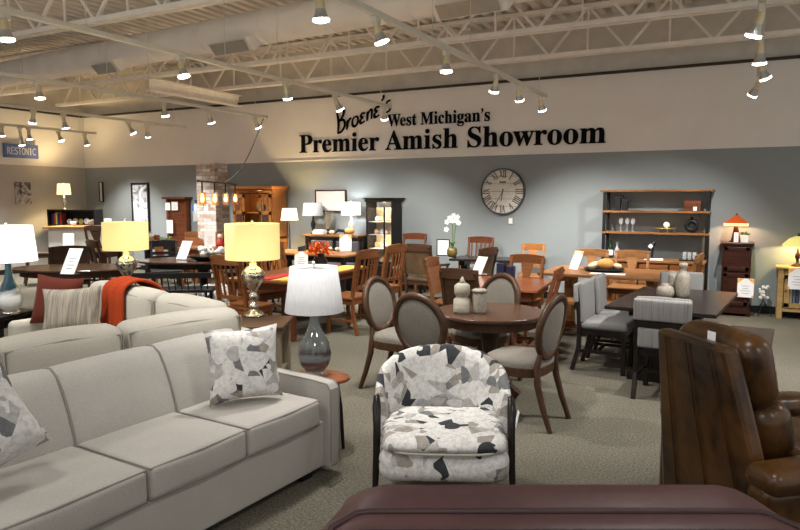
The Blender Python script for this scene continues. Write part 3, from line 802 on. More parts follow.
def parsons(label, loc, rz, group):
    r = thing('dining_chair', label, 'chair', loc, rz, group); wd = M['dark']; up = M['greyup']
    w, d, sh, h = .445, .46, .45, .86
    for sx in (-1, 1):
        m = MB(); m.bar((sx*(w/2-.025), -d/2+.03, 0), (sx*(w/2-.025), -d/2+.03, sh-.04), .04, .04, (0, 1, 0)); part('leg', m, wd, r, .003)
        m = MB(); x = sx*(w/2-.02); pts = [(x, d/2+.06, 0), (x, d/2, .22), (x, d/2-.005, sh), (x, d/2+.01, sh+.22), (x, d/2+.03, h-.03)]
        for p, q in zip(pts, pts[1:]): m.bar(p, q, .034, .04, (0, 1, 0))
        part('leg', m, wd, r)
    m = MB(); m.box((0, -d/2+.03, sh-.055), (w-.06, .025, .055)); m.box((0, d/2-.02, sh-.055), (w-.06, .025, .055))
    for sx in (-1, 1): m.box((sx*(w/2-.03), 0, sh-.055), (.025, d-.06, .055))
    part('apron', m, wd, r)
    m = MB()
    for sx in (-1, 1): m.bar((sx*(w/2-.027), -d/2+.03, .2), (sx*(w/2-.027), d/2, .2), .018, .03)
    m.bar((-w/2+.03, .06, .2), (w/2-.03, .06, .2), .018, .03); part('stretcher', m, wd, r)
    m = MB(); m.cushion((0, -.015, sh+.012), (w, d, .085), .035, (0, 0, .012), 5); part('seat', m, up, r)
    R = Matrix.Rotation(-.06, 3, 'X')
    m = MB(); m.cushion((0, d/2-.022, sh+.225), (w, .055, .40), .024, (0, .008, .006), 5, R); part('backrest', m, up, r)
    m = MB(); m.cushion((0, d/2+.034, h-.09), (w+.012, .055, .19), .022, (0, .006, 0), 5, R); part('back_pad', m, M['greyribs'], r)
    m = MB(); m.box((0, d/2+.03, h-.212), (w-.03, .05, .05), 0, R); m.box((0, d/2+.0, sh+.02), (w-.03, .03, .05)); part('back_rail', m, wd, r)
    m = MB(); m.cushion((0, d/2+.022, h-.325), (w-.07, .05, .17), .012, (0, .004, 0), 4, R); part('lower_pad', m, M['greyribs'], r)
    return r

def windsor(label, loc, rz, group=None, w=.5, mat=None, h=.95, name='windsor_chair', cat='chair'):
    r = thing(name, label, cat, loc, rz, group); wd = mat or M['black']; sh = .45
    m = MB(); m.cushion((0, 0, sh-.02), (w, .44, .045), .018, (0, 0, -.006), 5); part('seat', m, wd, r)
    for sx in (-1, 1):
        for sy in (-1, 1):
            m = MB(); m.tube([(sx*(w/2-.04), sy*.2, 0), (sx*(w/2-.08), sy*.16, .22), (sx*(w/2-.1), sy*.13, sh-.03)], [.014, .022, .016], 8); part('leg', m, wd, r)
    m = MB()
    for sx in (-1, 1): m.tube([(sx*(w/2-.08), -.17, .2), (sx*(w/2-.08), .17, .2)], .012, 6)
    m.tube([(-w/2+.08, 0, .2), (w/2-.08, 0, .2)], .012, 6); part('stretcher', m, wd, r)
    k = max(5, int(w/.085))
    for i in range(k):
        x = -w/2+.06+(w-.12)*i/(k-1); m = MB(); m.tube([(x, .18, sh), (x*1.03, .27, h-.06)], [.009, .007], 6); part('spindle', m, wd, r)
    m = MB(); m.sweep([(-.012, -.04), (.012, -.04), (.012, .035), (-.012, .035)], [-w/2-.01+(w+.02)*i/8 for i in range(9)], lambda x, y, z: (x, .275+y+.03*(1-(2*x/w)**2)-.015, h-.04+z), True, False)
    part('crest_rail', m, wd, r, .004)
    return r

def table(label, loc, rz, L, W, H, top, base, style='leg', group=None, name='dining_table', round_=False, t=.035, shelf=False, cat='table'):
    """L along local x"""
    r = thing(name, label, cat, loc, rz, group)
    m = MB()
    if round_:
        pr = [(.001, H-t), (.97, H-t), (1.0, H-t*.6), (1.0, H-.006), (.99, H), (.001, H)]
        m.lathe([(a, z) for a, z in pr], 40, (0, 0, 0), L/2, W/2, False)
        part('table_top', m, top, r)
        m = MB(); m.lathe([(.86, H-t-.075), (.86, H-t), (.83, H-t), (.83, H-t-.075), (.86, H-t-.075)], 40, (0, 0, 0), L/2, W/2, False); part('apron', m, base, r)
    else:
        m.box((0, 0, H-t/2), (L, W, t)); part('table_top', m, top, r, .006)
        if style != 'trestle':
            m = MB(); i_ = .07
            for sy in (-1, 1): m.box((0, sy*(W/2-i_), H-t-.045), (L-2*i_, .022, .09))
            for sx in (-1, 1): m.box((sx*(L/2-i_), 0, H-t-.045), (.022, W-2*i_, .09))
            part('apron', m, base, r)
    if style == 'leg':
        k = .72 if round_ else 1
        for sx in (-1, 1):
            for sy in (-1, 1):
                m = MB(); m.box((sx*(L/2*k-.065), sy*(W/2*k-.065), (H-t)/2), (.07, .07, H-t)); part('leg', m, base, r, .004)
    elif style == 'pedestal':
        m = MB(); m.lathe([(.001, .12), (.07, .12), (.08, .18), (.06, .26), (.055, .36), (.07, .48), (.085, .56), (.10, H-t-.01), (.001, H-t-.01)], 20); part('pedestal', m, base, r)
        for i in range(4):
            a = PI/4+i*PI/2; e = Vector((math.cos(a), math.sin(a), 0)); m = MB()
            rr = min(L, W)*.27
            m.bar(e*.08+Vector((0, 0, .2)), e*rr*.65+Vector((0, 0, .11)), .07, .1); m.bar(e*rr*.6+Vector((0, 0, .115)), e*rr+Vector((0, 0, .035)), .07, .07); part('foot', m, base, r, .005)
    elif style == 'trestle':
        for sx in (-1, 1):
            m = MB(); x = sx*L*.32
            m.box((x, 0, .04), (.09, W*.66, .08)); m.box((x, 0, H/2), (.1, W*.28, H-.16)); m.box((x, 0, H-t-.04), (.09, W*.66, .08)); part('trestle', m, base, r, .006)
        m = MB(); m.box((0, 0, .3), (L*.64, .05, .12)); part('stretcher', m, base, r)
    if shelf:
        m = MB(); m.box((0, 0, .16), (L-.1, W-.1, .025)); part('shelf', m, base, r)
    return r

def lamp(label, loc, body, shade, sh_r0, sh_r1, sh_h, total, kind='urn', light=None, lcol=(1, .85, .6), name='table_lamp'):
    """shade bottom radius sh_r0, top radius sh_r1; total height to the finial"""
    r = thing(name, label, 'lamp', loc)
    zt = total-.035; zb = zt-sh_h
    m = MB()
    if kind == 'urn':      # turned mercury-glass baluster
        H = zb+.03; pr = [(.001, 0), (.10, 0), (.105, .012), (.085, .03), (.05, .05), (.035, .07), (.05, .085), (.05, .10), (.03, .12), (.026, .15), (.045, .175), (.05, .19), (.03, .21), (.03, .24), (.055, .27), (.095, .33), (.11, .38), (.10, .42), (.06, .455), (.035, .47), (.04, .49), (.022, .51), (.02, .56), (.001, .56)]
        k = H/.56
    elif kind == 'drop':   # teardrop
        H = zb+.02; pr = [(.001, .03), (.05, .03), (.09, .06), (.108, .11), (.10, .17), (.075, .24), (.045, .31), (.03, .38), (.027, .46), (.03, .50), (.001, .50)]; k = H/.5
    elif kind == 'vase':
        H = zb+.02; pr = [(.001, .03), (.07, .03), (.10, .07), (.115, .14), (.10, .22), (.06, .29), (.035, .35), (.028, .42), (.03, .46), (.001, .46)]; k = H/.46
    else:
        H = zb+.02; pr = [(.001, 0), (.07, 0), (.07, .02), (.02, .03), (.018, .1), (.045, .2), (.05, .27), (.02, .36), (.014, .5), (.001, .5)]; k = H/.5
    m.lathe([(a*(1 if kind != 'urn' else 1), z*k) for a, z in pr], 28); part('lamp_body', m, body, r)
    if kind in ('drop', 'vase'):
        m = MB(); m.lathe([(.001, 0), (.08, 0), (.08, .02), (.07, .032*k), (.001, .032*k)], 28); part('base', m, M['chrome'] if kind == 'drop' else M['crystal'], r)
    m = MB(); n = 36
    m.lathe([(sh_r0, zb), (sh_r1, zt), (sh_r1-.004, zt), (sh_r0-.004, zb), (sh_r0, zb)], n); part('lamp_shade', m, shade, r)
    m = MB(); m.tube([(0, 0, H-.02), (0, 0, total-.02)], .006, 6)
    for a in (0, 2*PI/3, 4*PI/3): m.tube([(0, 0, zt-.01), ((sh_r1-.003)*math.cos(a), (sh_r1-.003)*math.sin(a), zt-.008)], .003, 5)
    part('harp', m, M['chrome'], r)
    m = MB(); m.ball((0, 0, total-.012), .013, 8); part('finial', m, M['chrome'], r)
    if light:
        ld = bpy.data.lights.new('lamp_glow', 'POINT'); ld.energy = light; ld.color = lcol; ld.shadow_soft_size = .04
        lo = bpy.data.objects.new('lamp_glow', ld); COL.objects.link(lo); lo.parent = r; lo.location = (0, 0, (zb+zt)/2)
    return r

def card(label, loc, rz, w=.2, h=.26, lean=.25, framed=False, autumn=False, name='sign_holder', stand=True):
    r = thing(name, label, 'price card', loc, rz)
    R = Matrix.Rotation(-lean, 4, 'X'); 
    m = MB(); m.x = R; m.box((0, 0, h/2+.004), (w, .006, h)); part('card', m, M['paper'], r)
    if framed:
        f_ = MB(); f_.x = R; b = .016
        for sx in (-1, 1): f_.box((sx*(w/2+b/2), 0, h/2), (b, .016, h+2*b))
        f_.box((0, 0, h+b/2), (w, .016, b)); f_.box((0, 0, .0+b*.2), (w, .016, b)); part('frame', f_, M['mahog'], r)
    if autumn:
        l_ = MB(); l_.x = R
        for sx in (-1, 1):
            l_.add([(sx*w*.5, -.0042, h), (sx*w*.12, -.0042, h), (sx*w*.3, -.0042, h*.86), (sx*w*.5, -.0042, h*.74)], [(0, 1, 2, 3) if sx > 0 else (3, 2, 1, 0)])
            l_.add([(sx*w*.5, -.0042, .006), (sx*w*.5, -.0042, h*.16), (sx*w*.36, -.0042, h*.06)], [(0, 1, 2) if sx > 0 else (2, 1, 0)])
        part('leaf_border', l_, M['leafprint'], r)
    k = MB(); k.x = R
    for i, q in enumerate((.5, .34, .62, .45)):
        k.box((0, -.0042, h*(.62-.13*i)), (w*q, .002, h*.022))
    part('print', k, M['ink'], r)
    if stand: m = MB(); m.box((0, .03+lean*.1, .004), (w*.9, .1, .008)); part('base', m, M['pane'], r)
    return r

def cabinet_box(m, w, d, h, t=.025, back=True, z0=0):
    """open carcass, front at y=-d/2"""
    for sx in (-1, 1): m.box((sx*(w/2-t/2), 0, z0+h/2), (t, d, h))
    m.box((0, 0, z0+t/2), (w-2*t, d, t)); m.box((0, 0, z0+h-t/2), (w-2*t, d, t))
    if back: m.box((0, d/2-.006, z0+h/2), (w-2*t, .012, h-2*t))
    return m

# ================================================================== front sofa
def pillow(label, loc, rz, lean, mat, a=.45, b=.45, t=.17, roll=0, name='throw_pillow'):
    m = MB(); m.x = Matrix.Rotation(-lean, 4, 'X') @ Matrix.Rotation(roll, 4, 'Y'); m.pillow(a, b, t)
    o = solo(name, m, mat, label, 'pillow', loc, rz); return o

sd = Vector((.07, .9975, 0)); sn = Vector((.9975, -.07, 0))
SO = Vector((-2.75, 2.37, 0)); SRZ = facing(sn.x, sn.y)
sofa = thing('sofa', 'light grey three-seat sofa with piped cushions and slim track arm', 'sofa', SO, SRZ)
# local x: +x = along (cos, sin) of SRZ
HL = 1.02
EXT = .25
m = MB(); m.box((-EXT/2, .02, .195), (2*HL-.02+EXT, .84, .29)); part('sofa_base', m, M['sofa'], sofa, .012)
for sx in (-1, 1):
    for sy in (-1, 1): m = MB(); m.box((sx*(HL-.16)-(EXT if sx < 0 else 0), sy*.33, .03), (.09, .07, .06)); part('foot', m, M['black'], sofa)
CW0 = (2*HL-.2)/3
for i in range(3):
    CW = CW0+(EXT if i == 0 else 0); x = -HL+.1+CW0*(i+.5)-(EXT/2 if i == 0 else 0)
    m = MB(); m.cushion((x, -.135, .415), (CW-.008, .60, .165), .03, (0, .012, .022), 7); sc_ = part('seat_cushion', m, M['sofa'], sofa)
    wt = MB()
    for z in (.487, .343):
        hx, y0, y1 = CW/2-.012, -.425, .15
        wt.tube([(x-hx, y1, z), (x-hx, y0, z), (x, y0-.007, z), (x+hx, y0, z), (x+hx, y1, z)], .006, 6)
    part('piping', wt, M['welt'], sc_)
    prof = [(.10, .40), (.125, .52), (.165, .64), (.215, .75), (.255, .815), (.305, .848), (.36, .845), (.405, .81), (.425, .75), (.43, .40), (.43, .08), (.30, .08), (.15, .30)]
    m = MB(); N = 10
    m.sweep(prof, [x-CW/2+.002+(CW-.004)*j/N for j in range(N+1)],
            lambda X, y, z, x=x, CW=CW: (X, y-(.022*(1-((X-x)/(CW/2))**4) if y < .3 and z > .45 else 0), z+(.008*(1-((X-x)/(CW/2))**4) if z > .7 else 0)), True, True)
    bp = part('back_panel', m, M['sofa'], sofa)
    if i:
        wt = MB(); xs = x-CW/2
        wt.tube([(xs, y-.004 if y < .3 else y, z+.003) for y, z in prof[:9]], .006, 6); part('seam_piping', wt, M['welt'], bp)
for sx in (-1, 1):
    AX = sx*HL-(EXT if sx < 0 else 0); m = MB(); pr = [(-.455, .055), (-.46, .30), (-.455, .54), (-.43, .575), (-.30, .585), (.0, .592), (.25, .597), (.36, .597), (.40, .53), (.43, .055)]
    m.sweep(pr, [AX-.045, AX+.045], None, True, False); part('arm', m, M['sofa'], sofa, .014)
    wt = MB()
    for k_ in (-.042, .042): wt.tube([(AX+k_, -.458, .09), (AX+k_, -.461, .30), (AX+k_, -.457, .538), (AX+k_, -.432, .573), (AX+k_, -.30, .584), (AX+k_, .0, .591), (AX+k_, .25, .596)], .005, 6)
    part('piping', wt, M['welt'], sofa)
def sofa_pt(x, y, z=0):
    c, s_ = math.cos(SRZ), math.sin(SRZ); return Vector((SO.x+c*x-s_*y, SO.y+s_*x+c*y, z))
p = sofa_pt(.60, -.12); pillow('square cut-out print pillow leaning against the sofa arm by the glass lamp', (p.x, p.y, .738), facing(.80, -.6), .20, M['geo2'], .43, .43, .18, -.02)
p = sofa_pt(-.90, -.12); pillow('cut-out print pillow tilted on one corner at the cushion end away from the glass lamp', (p.x, p.y, .815), facing(.97, -.24), .30, M['geo3'],   .47, .47, .18, -.36)

# ================================================================== cream corner sectional behind it
sec_d = Vector((.24, .971, 0)).normalized(); sec_n = Vector((sec_d.y, -sec_d.x, 0))
C0 = Vector((-3.17, 3.95, 0)); SEC = thing('sectional_sofa', 'cream corner sectional with loose back cushions behind the grey sofa', 'sofa', C0, math.atan2(sec_n.y, sec_n.x))
# local x = sec_n (so -x runs along the far wing), local y = sec_d
LA, LB = 2.9, 2.62
m = MB(); m.box((-.48, -LA/2, .22), (.96, LA, .30)); m.box((-.96-(LB-.96)/2, -.48, .22), (LB-.96, .96, .30)); part('sofa_base', m, M['cream'], SEC, .02)
for fx, fy in ((-.08, -.08), (-.08, -LA+.1), (-.88, -LA+.1), (-LB+.1, -.08), (-LB+.1, -.86)): m = MB(); m.box((fx, fy, .035), (.08, .08, .07)); part('foot', m, M['black'], SEC)
m = MB(); m.cushion((-.09, -LA/2, .43), (.16, LA, .54), .05, (0, 0, .01), 6); m.cushion((-LB/2-.1, -.09, .43), (LB-.2, .16, .54), .05, (0, 0, .01), 6); part('back_frame', m, M['cream'], SEC)
def seat_c(cx, cy, dx, dy):
    m = MB(); m.cushion((cx, cy, .41), (dx-.01, dy-.01, .16), .04, (.01, .01, .03), 6); o = part('seat_cushion', m, M['cream'], SEC)
ys = [-.22, -1.10, -1.98, -2.86]
seat_c(-.58, -.58, .74, .74); seat_c(-.58, -1.42, .74, .92); seat_c(-.58, -2.36, .74, .92)
seat_c(-1.4, -.58, .88, .74); seat_c(-2.13, -.58, .56, .74)
def back_c(cx, cy, L, along_x):
    m = MB()
    if along_x: m.cushion((cx, cy, .69), (L-.012, .22, .42), .07, (.01, .035, .02), 7)
    else: m.cushion((cx, cy, .69), (.22, L-.012, .42), .07, (.035, .01, .02), 7)
    o = part('back_cushion', m, M['cream'], SEC)
    wt = MB(); h = L/2-.03
    for s_ in (-1, 1):
        if along_x: wt.tube([(cx-h, cy+s_*.105, .53), (cx-h-.01, cy+s_*.105, .845), (cx, cy+s_*.112, .862), (cx+h+.01, cy+s_*.105, .845), (cx+h, cy+s_*.105, .53)], .007, 6)
        else: wt.tube([(cx+s_*.105, cy-h, .53), (cx+s_*.105, cy-h-.01, .845), (cx+s_*.112, cy, .862), (cx+s_*.105, cy+h+.01, .845), (cx+s_*.105, cy+h, .53)], .007, 6)
    part('piping', wt, M['creamwelt'], o)
back_c(-.15, -.67, .88, False); back_c(-.15, -1.47, .72, False); back_c(-.15, -2.31, .94, False)
back_c(-.78, -.21, .82, True); back_c(-1.62, -.21, .84, True); back_c(-2.24, -.21, .40, True)
m = MB(); m.cushion((-LB+.06, -.5, .34), (.16, .94, .5), .05, (0, 0, .01), 5); part('arm', m, M['cream'], SEC)
def sec_pt(x, y, z=0): return C0 + sec_n*x + sec_d*y + Vector((0, 0, z))
sz = math.atan2(sec_n.y, sec_n.x)
p = along(57, 304, 6.08); pillow('rust red square pillow behind the striped pillow on the cream sectional', (p.x, p.y, .77), facing(.36, -.93), .22, M['rust'], .46, .46, .15, .08)
p = along(72, 309, 5.86); pillow('oat and brown striped pillow in front of the rust pillow', (p.x, p.y, .728), facing(.50, -.86), .28, M['striped'], .52, .40, .15, -.06)
# knitted throw over the far wing's back
m = MB(); path = [(-.36, .56), (-.345, .70), (-.335, .82), (-.30, .895), (-.21, .928), (-.11, .905), (-.02, .83), (.012, .72), (.015, .60)]
N = 22; vs = []; W2 = .19
path = smooth([(a, b) for a, b in path], 3)
for i in range(N+1):
    u = -W2+2*W2*i/N
    for k_, q in enumerate(path):
        dq = (path[min(k_+1, len(path)-1)]-path[max(k_-1, 0)]).normalized(); nn = Vector((-dq.y, dq.x))
        a_ = .034+.011*math.sin(i*1.9)+.006*math.sin(i*.8+k_*.3)
        vs.append((u+.02*math.sin(k_*.45), q.x+nn.x*a_, q.y+nn.y*a_))
K = len(path); m.add(vs, [(i*K+j, (i+1)*K+j, (i+1)*K+j+1, i*K+j+1) for i in range(N) for j in range(K-1)], True)
o = solo('throw_blanket', m, M['throw'], 'orange knitted throw draped over the back of the cream sectional', 'blanket', sec_pt(-1.80, 0), sz)
sm = o.modifiers.new('thickness', 'SOLIDIFY'); sm.thickness = .012; sm.offset = 1

# ================================================================== patterned armchair
AC = Vector((-1.535, 3.44, 0)); arz = facing(.43, -.90)
ch = thing('barrel_armchair', 'barrel back armchair in white cut-out print with dark wood legs', 'armchair', AC, arz)
m = MB(); K = 26; vs = []; fs = []
prof_n = 9
for i in range(K+1):
    a = PI*(-.04)+PI*1.08*i/K                     # around from +x over +y to -x
    s_ = math.sin(max(0, min(PI, a))); top = .58+.19*max(0, math.sin(a))**.55 if math.sin(a) > 0 else .58
    c_, sn_ = math.cos(a), math.sin(a)
    for k_ in range(2*prof_n):
        q = k_ if k_ < prof_n else 2*prof_n-1-k_
        v = q/(prof_n-1); z = .30+(top-.30)*v
        inner = k_ < prof_n
        flare = .035*v
        rx, ry = .335+flare, .315+flare*1.6
        th = .075*(1-.25*v)
        if v > .9: th *= .62; 
        rr = -th/2 if inner else th/2
        vs.append(((rx+rr)*c_, (ry+rr)*sn_*1.0+.02+(.05 if sn_ < 0 else 0)*sn_, z+(.012 if v >= .99 else 0)))
n = 2*prof_n
fs = [(i*n+j, i*n+(j+1) % n, (i+1)*n+(j+1) % n, (i+1)*n+j) for i in range(K) for j in range(n)]
m.add(vs, fs, True); m.add([vs[j] for j in range(n)]+[vs[K*n+j] for j in range(n)], [tuple(range(n))[::-1], tuple(range(n, 2*n))], False)
part('barrel_back', m, M['geo'], ch)
m = MB(); m.cushion((0, -.06, .285), (.69, .60, .19), .07, (.01, .03, 0), 7); part('seat_base', m, M['geo'], ch)
m = MB(); m.cushion((0, -.085, .405), (.66, .58, .085), .041, (.01, .04, .015), 7); sc_ = part('seat_cushion', m, M['geo'], ch)
wt = MB()
ring = [(.318*math.copysign(abs(math.cos(a))**.45, math.cos(a)), -.085-.29*math.copysign(abs(math.sin(a))**.5, math.sin(a))-(.03 if math.sin(a) > .5 else 0), .376) for a in [2*PI*i/40 for i in range(41)]]
wt.tube(ring, .007, 6, False); part('piping', wt, M['cream'], sc_)
for sx in (-1, 1):
    m = MB(); m.tube([(sx*.375, -.30, .015), (sx*.365, -.285, .25), (sx*.36, -.265, .45), (sx*.365, -.225, .575), (sx*.37, -.15, .605)], [.014, .018, .021, .024, .018], 8); part('leg', m, M['dark'], ch)
    m = MB(); m.tube([(sx*.27, .33, .0), (sx*.26, .27, .15), (sx*.25, .22, .30)], [.016, .022, .026], 8); part('leg', m, M['dark'], ch)
card_ = MB(); 
m = MB(); m.x = Matrix.Translation((.412, -.1, .47)) @ Matrix.Rotation(.2, 4, 'Y'); m.box((0, 0, 0), (.003, .05, .09)); part('hang_tag', m, M['paper'], ch)

# ================================================================== brown recliner, back to the camera
RC_f = Vector((.75, .66, 0)).normalized(); RRZ = facing(RC_f.x, RC_f.y)
TLp = at(661, 326, 1.06); TRp = at(727, 345, 1.06)
e_ = (TRp-TLp); 
RCo = (TLp+TRp)/2; RCo.z = 0; RCo = RCo + RC_f*.62
rec = thing('recliner', 'mottled brown leather recliner seen from behind', 'recliner', RCo, RRZ)
# local -y faces forward; back panel at +y.  local +x = right of someone facing -y seen from front
m = MB()
def slab(bw, tw, y0, y1, z0, z1, th, n=6):
    vs = []
    for i in range(n+1):
        v = i/n; hw = (bw+(tw-bw)*v)/2; y = y0+(y1-y0)*v; z = z0+(z1-z0)*v
        vs += [(-hw, y+th/2, z), (hw, y+th/2, z), (hw, y-th/2, z), (-hw, y-th/2, z)]
    fs = [(0, 3, 2, 1), (4*n, 4*n+1, 4*n+2, 4*n+3)]
    for i in range(n):
        for j in range(4): fs.append((4*i+j, 4*i+(j+1) % 4, 4*i+4+(j+1) % 4, 4*i+4+j))
    return vs, fs
vs, fs = slab(.80, .48, .42, .60, .12, 1.05, .09); m.add(vs, fs, False); bpn = part('back_panel', m, M['brown'], rec, .025)
sm_ = MB()
for u in (-.17, .0, .17):
    sm_.tube([(u*1.45, .4765, .14), (u*.9, .6545, 1.03)], .004, 5)
part('seam', sm_, M['brown'], bpn)
m = MB(); Rb = Matrix.Rotation(-.24, 3, 'X')
m.cushion((0, .43, .915), (.52, .18, .34), .08, (.01, .02, .02), 8, Rb); m.cushion((0, .34, .64), (.54, .20, .28), .08, (.01, .04, .02), 8, Rb); part('back_cushion', m, M['brown'], rec)
m = MB(); m.cushion((0, -.12, .42), (.56, .62, .2), .07, (.01, .02, .03), 7); part('seat_cushion', m, M['brown'], rec)
m = MB(); m.box((0, .0, .2), (.80, .78, .26)); part('recliner_base', m, M['brown'], rec, .03)
m = MB(); m.box((0, .0, .035), (.6, .6, .07)); part('foot', m, M['black'], rec)
for sx in (-1, 1):
    sh_ = .08 if sx < 0 else -.03
    m = MB(); m.cushion((sx*.42, sh_, .29), (.15, .96+sh_, .44), .05, (.01, 0, 0), 6); a_ = part('arm', m, M['brown'], rec)
    m = MB(); m.cushion((sx*.42, sh_, .525), (.19, .96+sh_, .11), .052, (0, 0, .02), 7); part('arm_pad', m, M['brown'], a_)
m = MB(); m.box((-.06, .56, 1.055), (.05, .004, .06)); part('hang_tag', m, M['paper'], rec)

# ================================================================== plum leather chair under the camera
MC = along(553, 488, 1.72); MC.z = 0
vr = Vector((.885, .466, 0)).normalized(); MRZ = math.atan2(vr.y, vr.x)
mar = thing('leather_armchair', 'plum brown leather chair back in the closest row', 'armchair', MC, MRZ)
ZTOP = .955
m = MB(); prof = [(.045, 0.0), (.05, -.02), (.0, -.03), (-.12, -.055), (-.22, -.10), (-.25, -.25), (-.25, -.55), (.10, -.55), (.10, -.1)]
N = 22
def mfn(X, y, z):
    u = abs(X)/.50
    return (X*1.06*(1+.22*max(0, min(1, -y/.2))), y-.03*max(0, u-.85), ZTOP+z-(.035*max(0, (u-.8)/.2)**2))
prof = [(.07, -.06), (.06, -.015), (.03, 0), (-.02, -.004), (-.06, -.016), (-.085, -.022), (-.10, -.018), (-.15, -.026), (-.20, -.05), (-.25, -.10), (-.28, -.25), (-.28, -.5), (.08, -.5)]
m.sweep(prof, [-.5+1.0*i/N for i in range(N+1)], mfn, True, True); part('backrest', m, M['maroon'], mar)
for zz_, hw_, y_ in ((-.012, .44, -.085), (-.024, .40, -.165)):
    wt = MB(); q_ = [(-hw_-.035, -.27), (-hw_-.015, y_-.05), (-hw_+.01, y_)] + [(-hw_+.04+(2*hw_-.08)*i/12, y_) for i in range(13)] + [(hw_-.01, y_), (hw_+.015, y_-.05), (hw_+.035, -.27)]
    def zof(y):
        for (ya, za), (yb, zb) in zip(prof, prof[1:]):
            if yb <= y <= ya: return za+(zb-za)*(ya-y)/max(1e-6, ya-yb)
        return -.05
    wt.tube([mfn(a_, b_, zof(b_)+.003) for a_, b_ in q_], .009, 8); part('seam', wt, M['maroon_welt'], mar)
m = MB(); m.box((0, -.42, .24), (.98, .96, .34)); part('seat_base', m, M['maroon'], mar, .04)
m = MB(); m.cushion((0, -.55, .45), (.66, .62, .16), .05, (0, .01, .03), 6); part('seat_cushion', m, M['maroon'], mar)
for sx in (-1, 1):
    m = MB(); m.cushion((sx*.46, -.42, .42), (.2, .98, .46), .07, (.01, .0, .02), 6); part('arm', m, M['maroon'], mar)
for sx in (-1, 1):
    for y in (-.82, -.04): m = MB(); m.box((sx*.42, y, .04), (.07, .07, .08)); part('foot', m, M['black'], mar)
# ================================================================== side tables and their lamps
p = at(318, 376, .50)
st_ = thing('side_table', 'small three-legged cherry side table beside the grey sofa arm', 'table', (p.x, p.y, 0), .4)
m = MB(); tri = []
for i in range(36):
    a = 2*PI*i/36; rr = .20*(1+.09*math.cos(3*a)); tri.append((rr*math.cos(a), rr*math.sin(a)))
m.prism(tri, .475, .50); part('table_top', m, M['redtop'], st_, .008)
for i in range(3):
    a = 2*PI*i/3; m = MB(); m.tube([(.17*math.cos(a), .17*math.sin(a), 0), (.15*math.cos(a), .15*math.sin(a), .3), (.12*math.cos(a), .12*math.sin(a), .48)], [.012, .016, .02], 8); part('leg', m, M['dark'], st_)
q = at(315, 374, .50)
lamp('grey swirled glass lamp with white pleated shade on the small cherry table', (q.x, q.y, .50), M['greyglass'], M['shade_off'], .20, .16, .305, .775, 'vase')

p = at(252, 321, .60)
et = table('taupe end table with brown top behind the cream sectional', (p.x, p.y, 0), .47, .66, .56, .6, M['walnut'], M['taupe'], name='end_table', shelf=True)
q = at(254, 316, .60)
lamp('mercury glass baluster lamp with yellow drum shade on the taupe end table', (q.x, q.y, .60), M['mercury'], M['shade_on'], .25, .25, .33, .90, 'urn', 14, (1, .8, .45))
q = at(128, 299, .60)
table('dark end table holding the farther yellow drum lamp', (q.x-.02, q.y+.04, 0), .5, .5, .5, .6, M['dark'], M['dark'], name='end_table')
lamp('mercury glass lamp with yellow drum shade behind the orange throw', (q.x, q.y, .60), M['mercury'], M['shade_on'], .235, .235, .30, .875, 'urn', 14, (1, .8, .45))
q = at(11, 314, .60)
table('dark low end table under the white and teal lamp', (q.x-.27, q.y-.02, 0), .3, .62, .55, .6, M['dark'], M['dark'], name='end_table', shelf=True)
lamp('white and teal teardrop glass lamp with white drum shade', (q.x, q.y, .60), M['whiteglass'], M['shade_white'], .255, .225, .335, .875, 'drop', 10, (1, .96, .88))

# ================================================================== round table group
RT = at(490, 311, .745); RT.z = 0
table('round walnut pedestal table with two stoneware jars', RT, .85, .94, .94, .745, M['tabletop'], M['walnut'], 'pedestal', round_=True)
G = 'oval back chairs round the pedestal table'
oc = oval_chair('oval back chair with its back to the patterned armchair', (-2.32, 4.74, 0), facing(.22, .97), G)
def oc_dup(B, f, lab):
    f = Vector((f[0], f[1], 0)).normalized(); c = Vector((B[0], B[1], 0))+f*.36
    return dup(oc, c, facing(f.x, f.y), lab, G)
f0 = Vector((.22, .97, 0)).normalized(); B0 = at(410, 297, .97); oc.location = Vector((B0.x, B0.y, 0))+f0*.36
B1 = at(369, 278.5, .97); oc_dup(B1, (.97, -.05), 'oval back chair on the runner-table side of the round table, seat turned away')
B2 = at(508.5, 275.2, .97); oc_dup(B2, (-.42, -.9), 'oval back chair on the far side of the round table')
B3 = at(567, 298, .97); oc_dup(B3, (-.99, .10), 'oval back chair nearest the dark rectangular table')
def jar(label, loc, r, h, mat, prof, lid=True):
    t = thing('ceramic_jar', label, 'jar', loc, 0, 'stoneware jars'); m = MB()
    m.lathe([(a*r, z*h) for a, z in prof], 22); part('jar_body', m, mat, t); return t
q = at(462, 313, .745); j = jar('taller two-tier stoneware jar with pointed lid on the round table', (q.x, q.y, .745), .075, .27, M['ceramic'], [(.01, 0), (.95, 0), (1, .08), (.95, .42), (.72, .47), (.68, .53), (.85, .58), (.9, .72), (.85, .86), (.5, .93), (.01, .95)])
m = MB(); m.lathe([(.001, .25), (.03, .255), (.018, .275), (.009, .30), (.001, .305)], 14); part('lid', m, M['ceramic'], j)
q = at(475, 313, .745); j = jar('shorter straight stoneware jar with flat lid on the round table', (q.x+.035, q.y+.01, .745), .06, .195, M['stoneware'], [(.01, 0), (.9, 0), (.95, .1), (1, .8), (.9, .9), (.6, .93), (.01, .93)])
m = MB(); m.lathe([(.001, .178), (.066, .178), (.066, .193), (.05, .203), (.001, .208)], 16); part('lid', m, M['stoneware'], j)

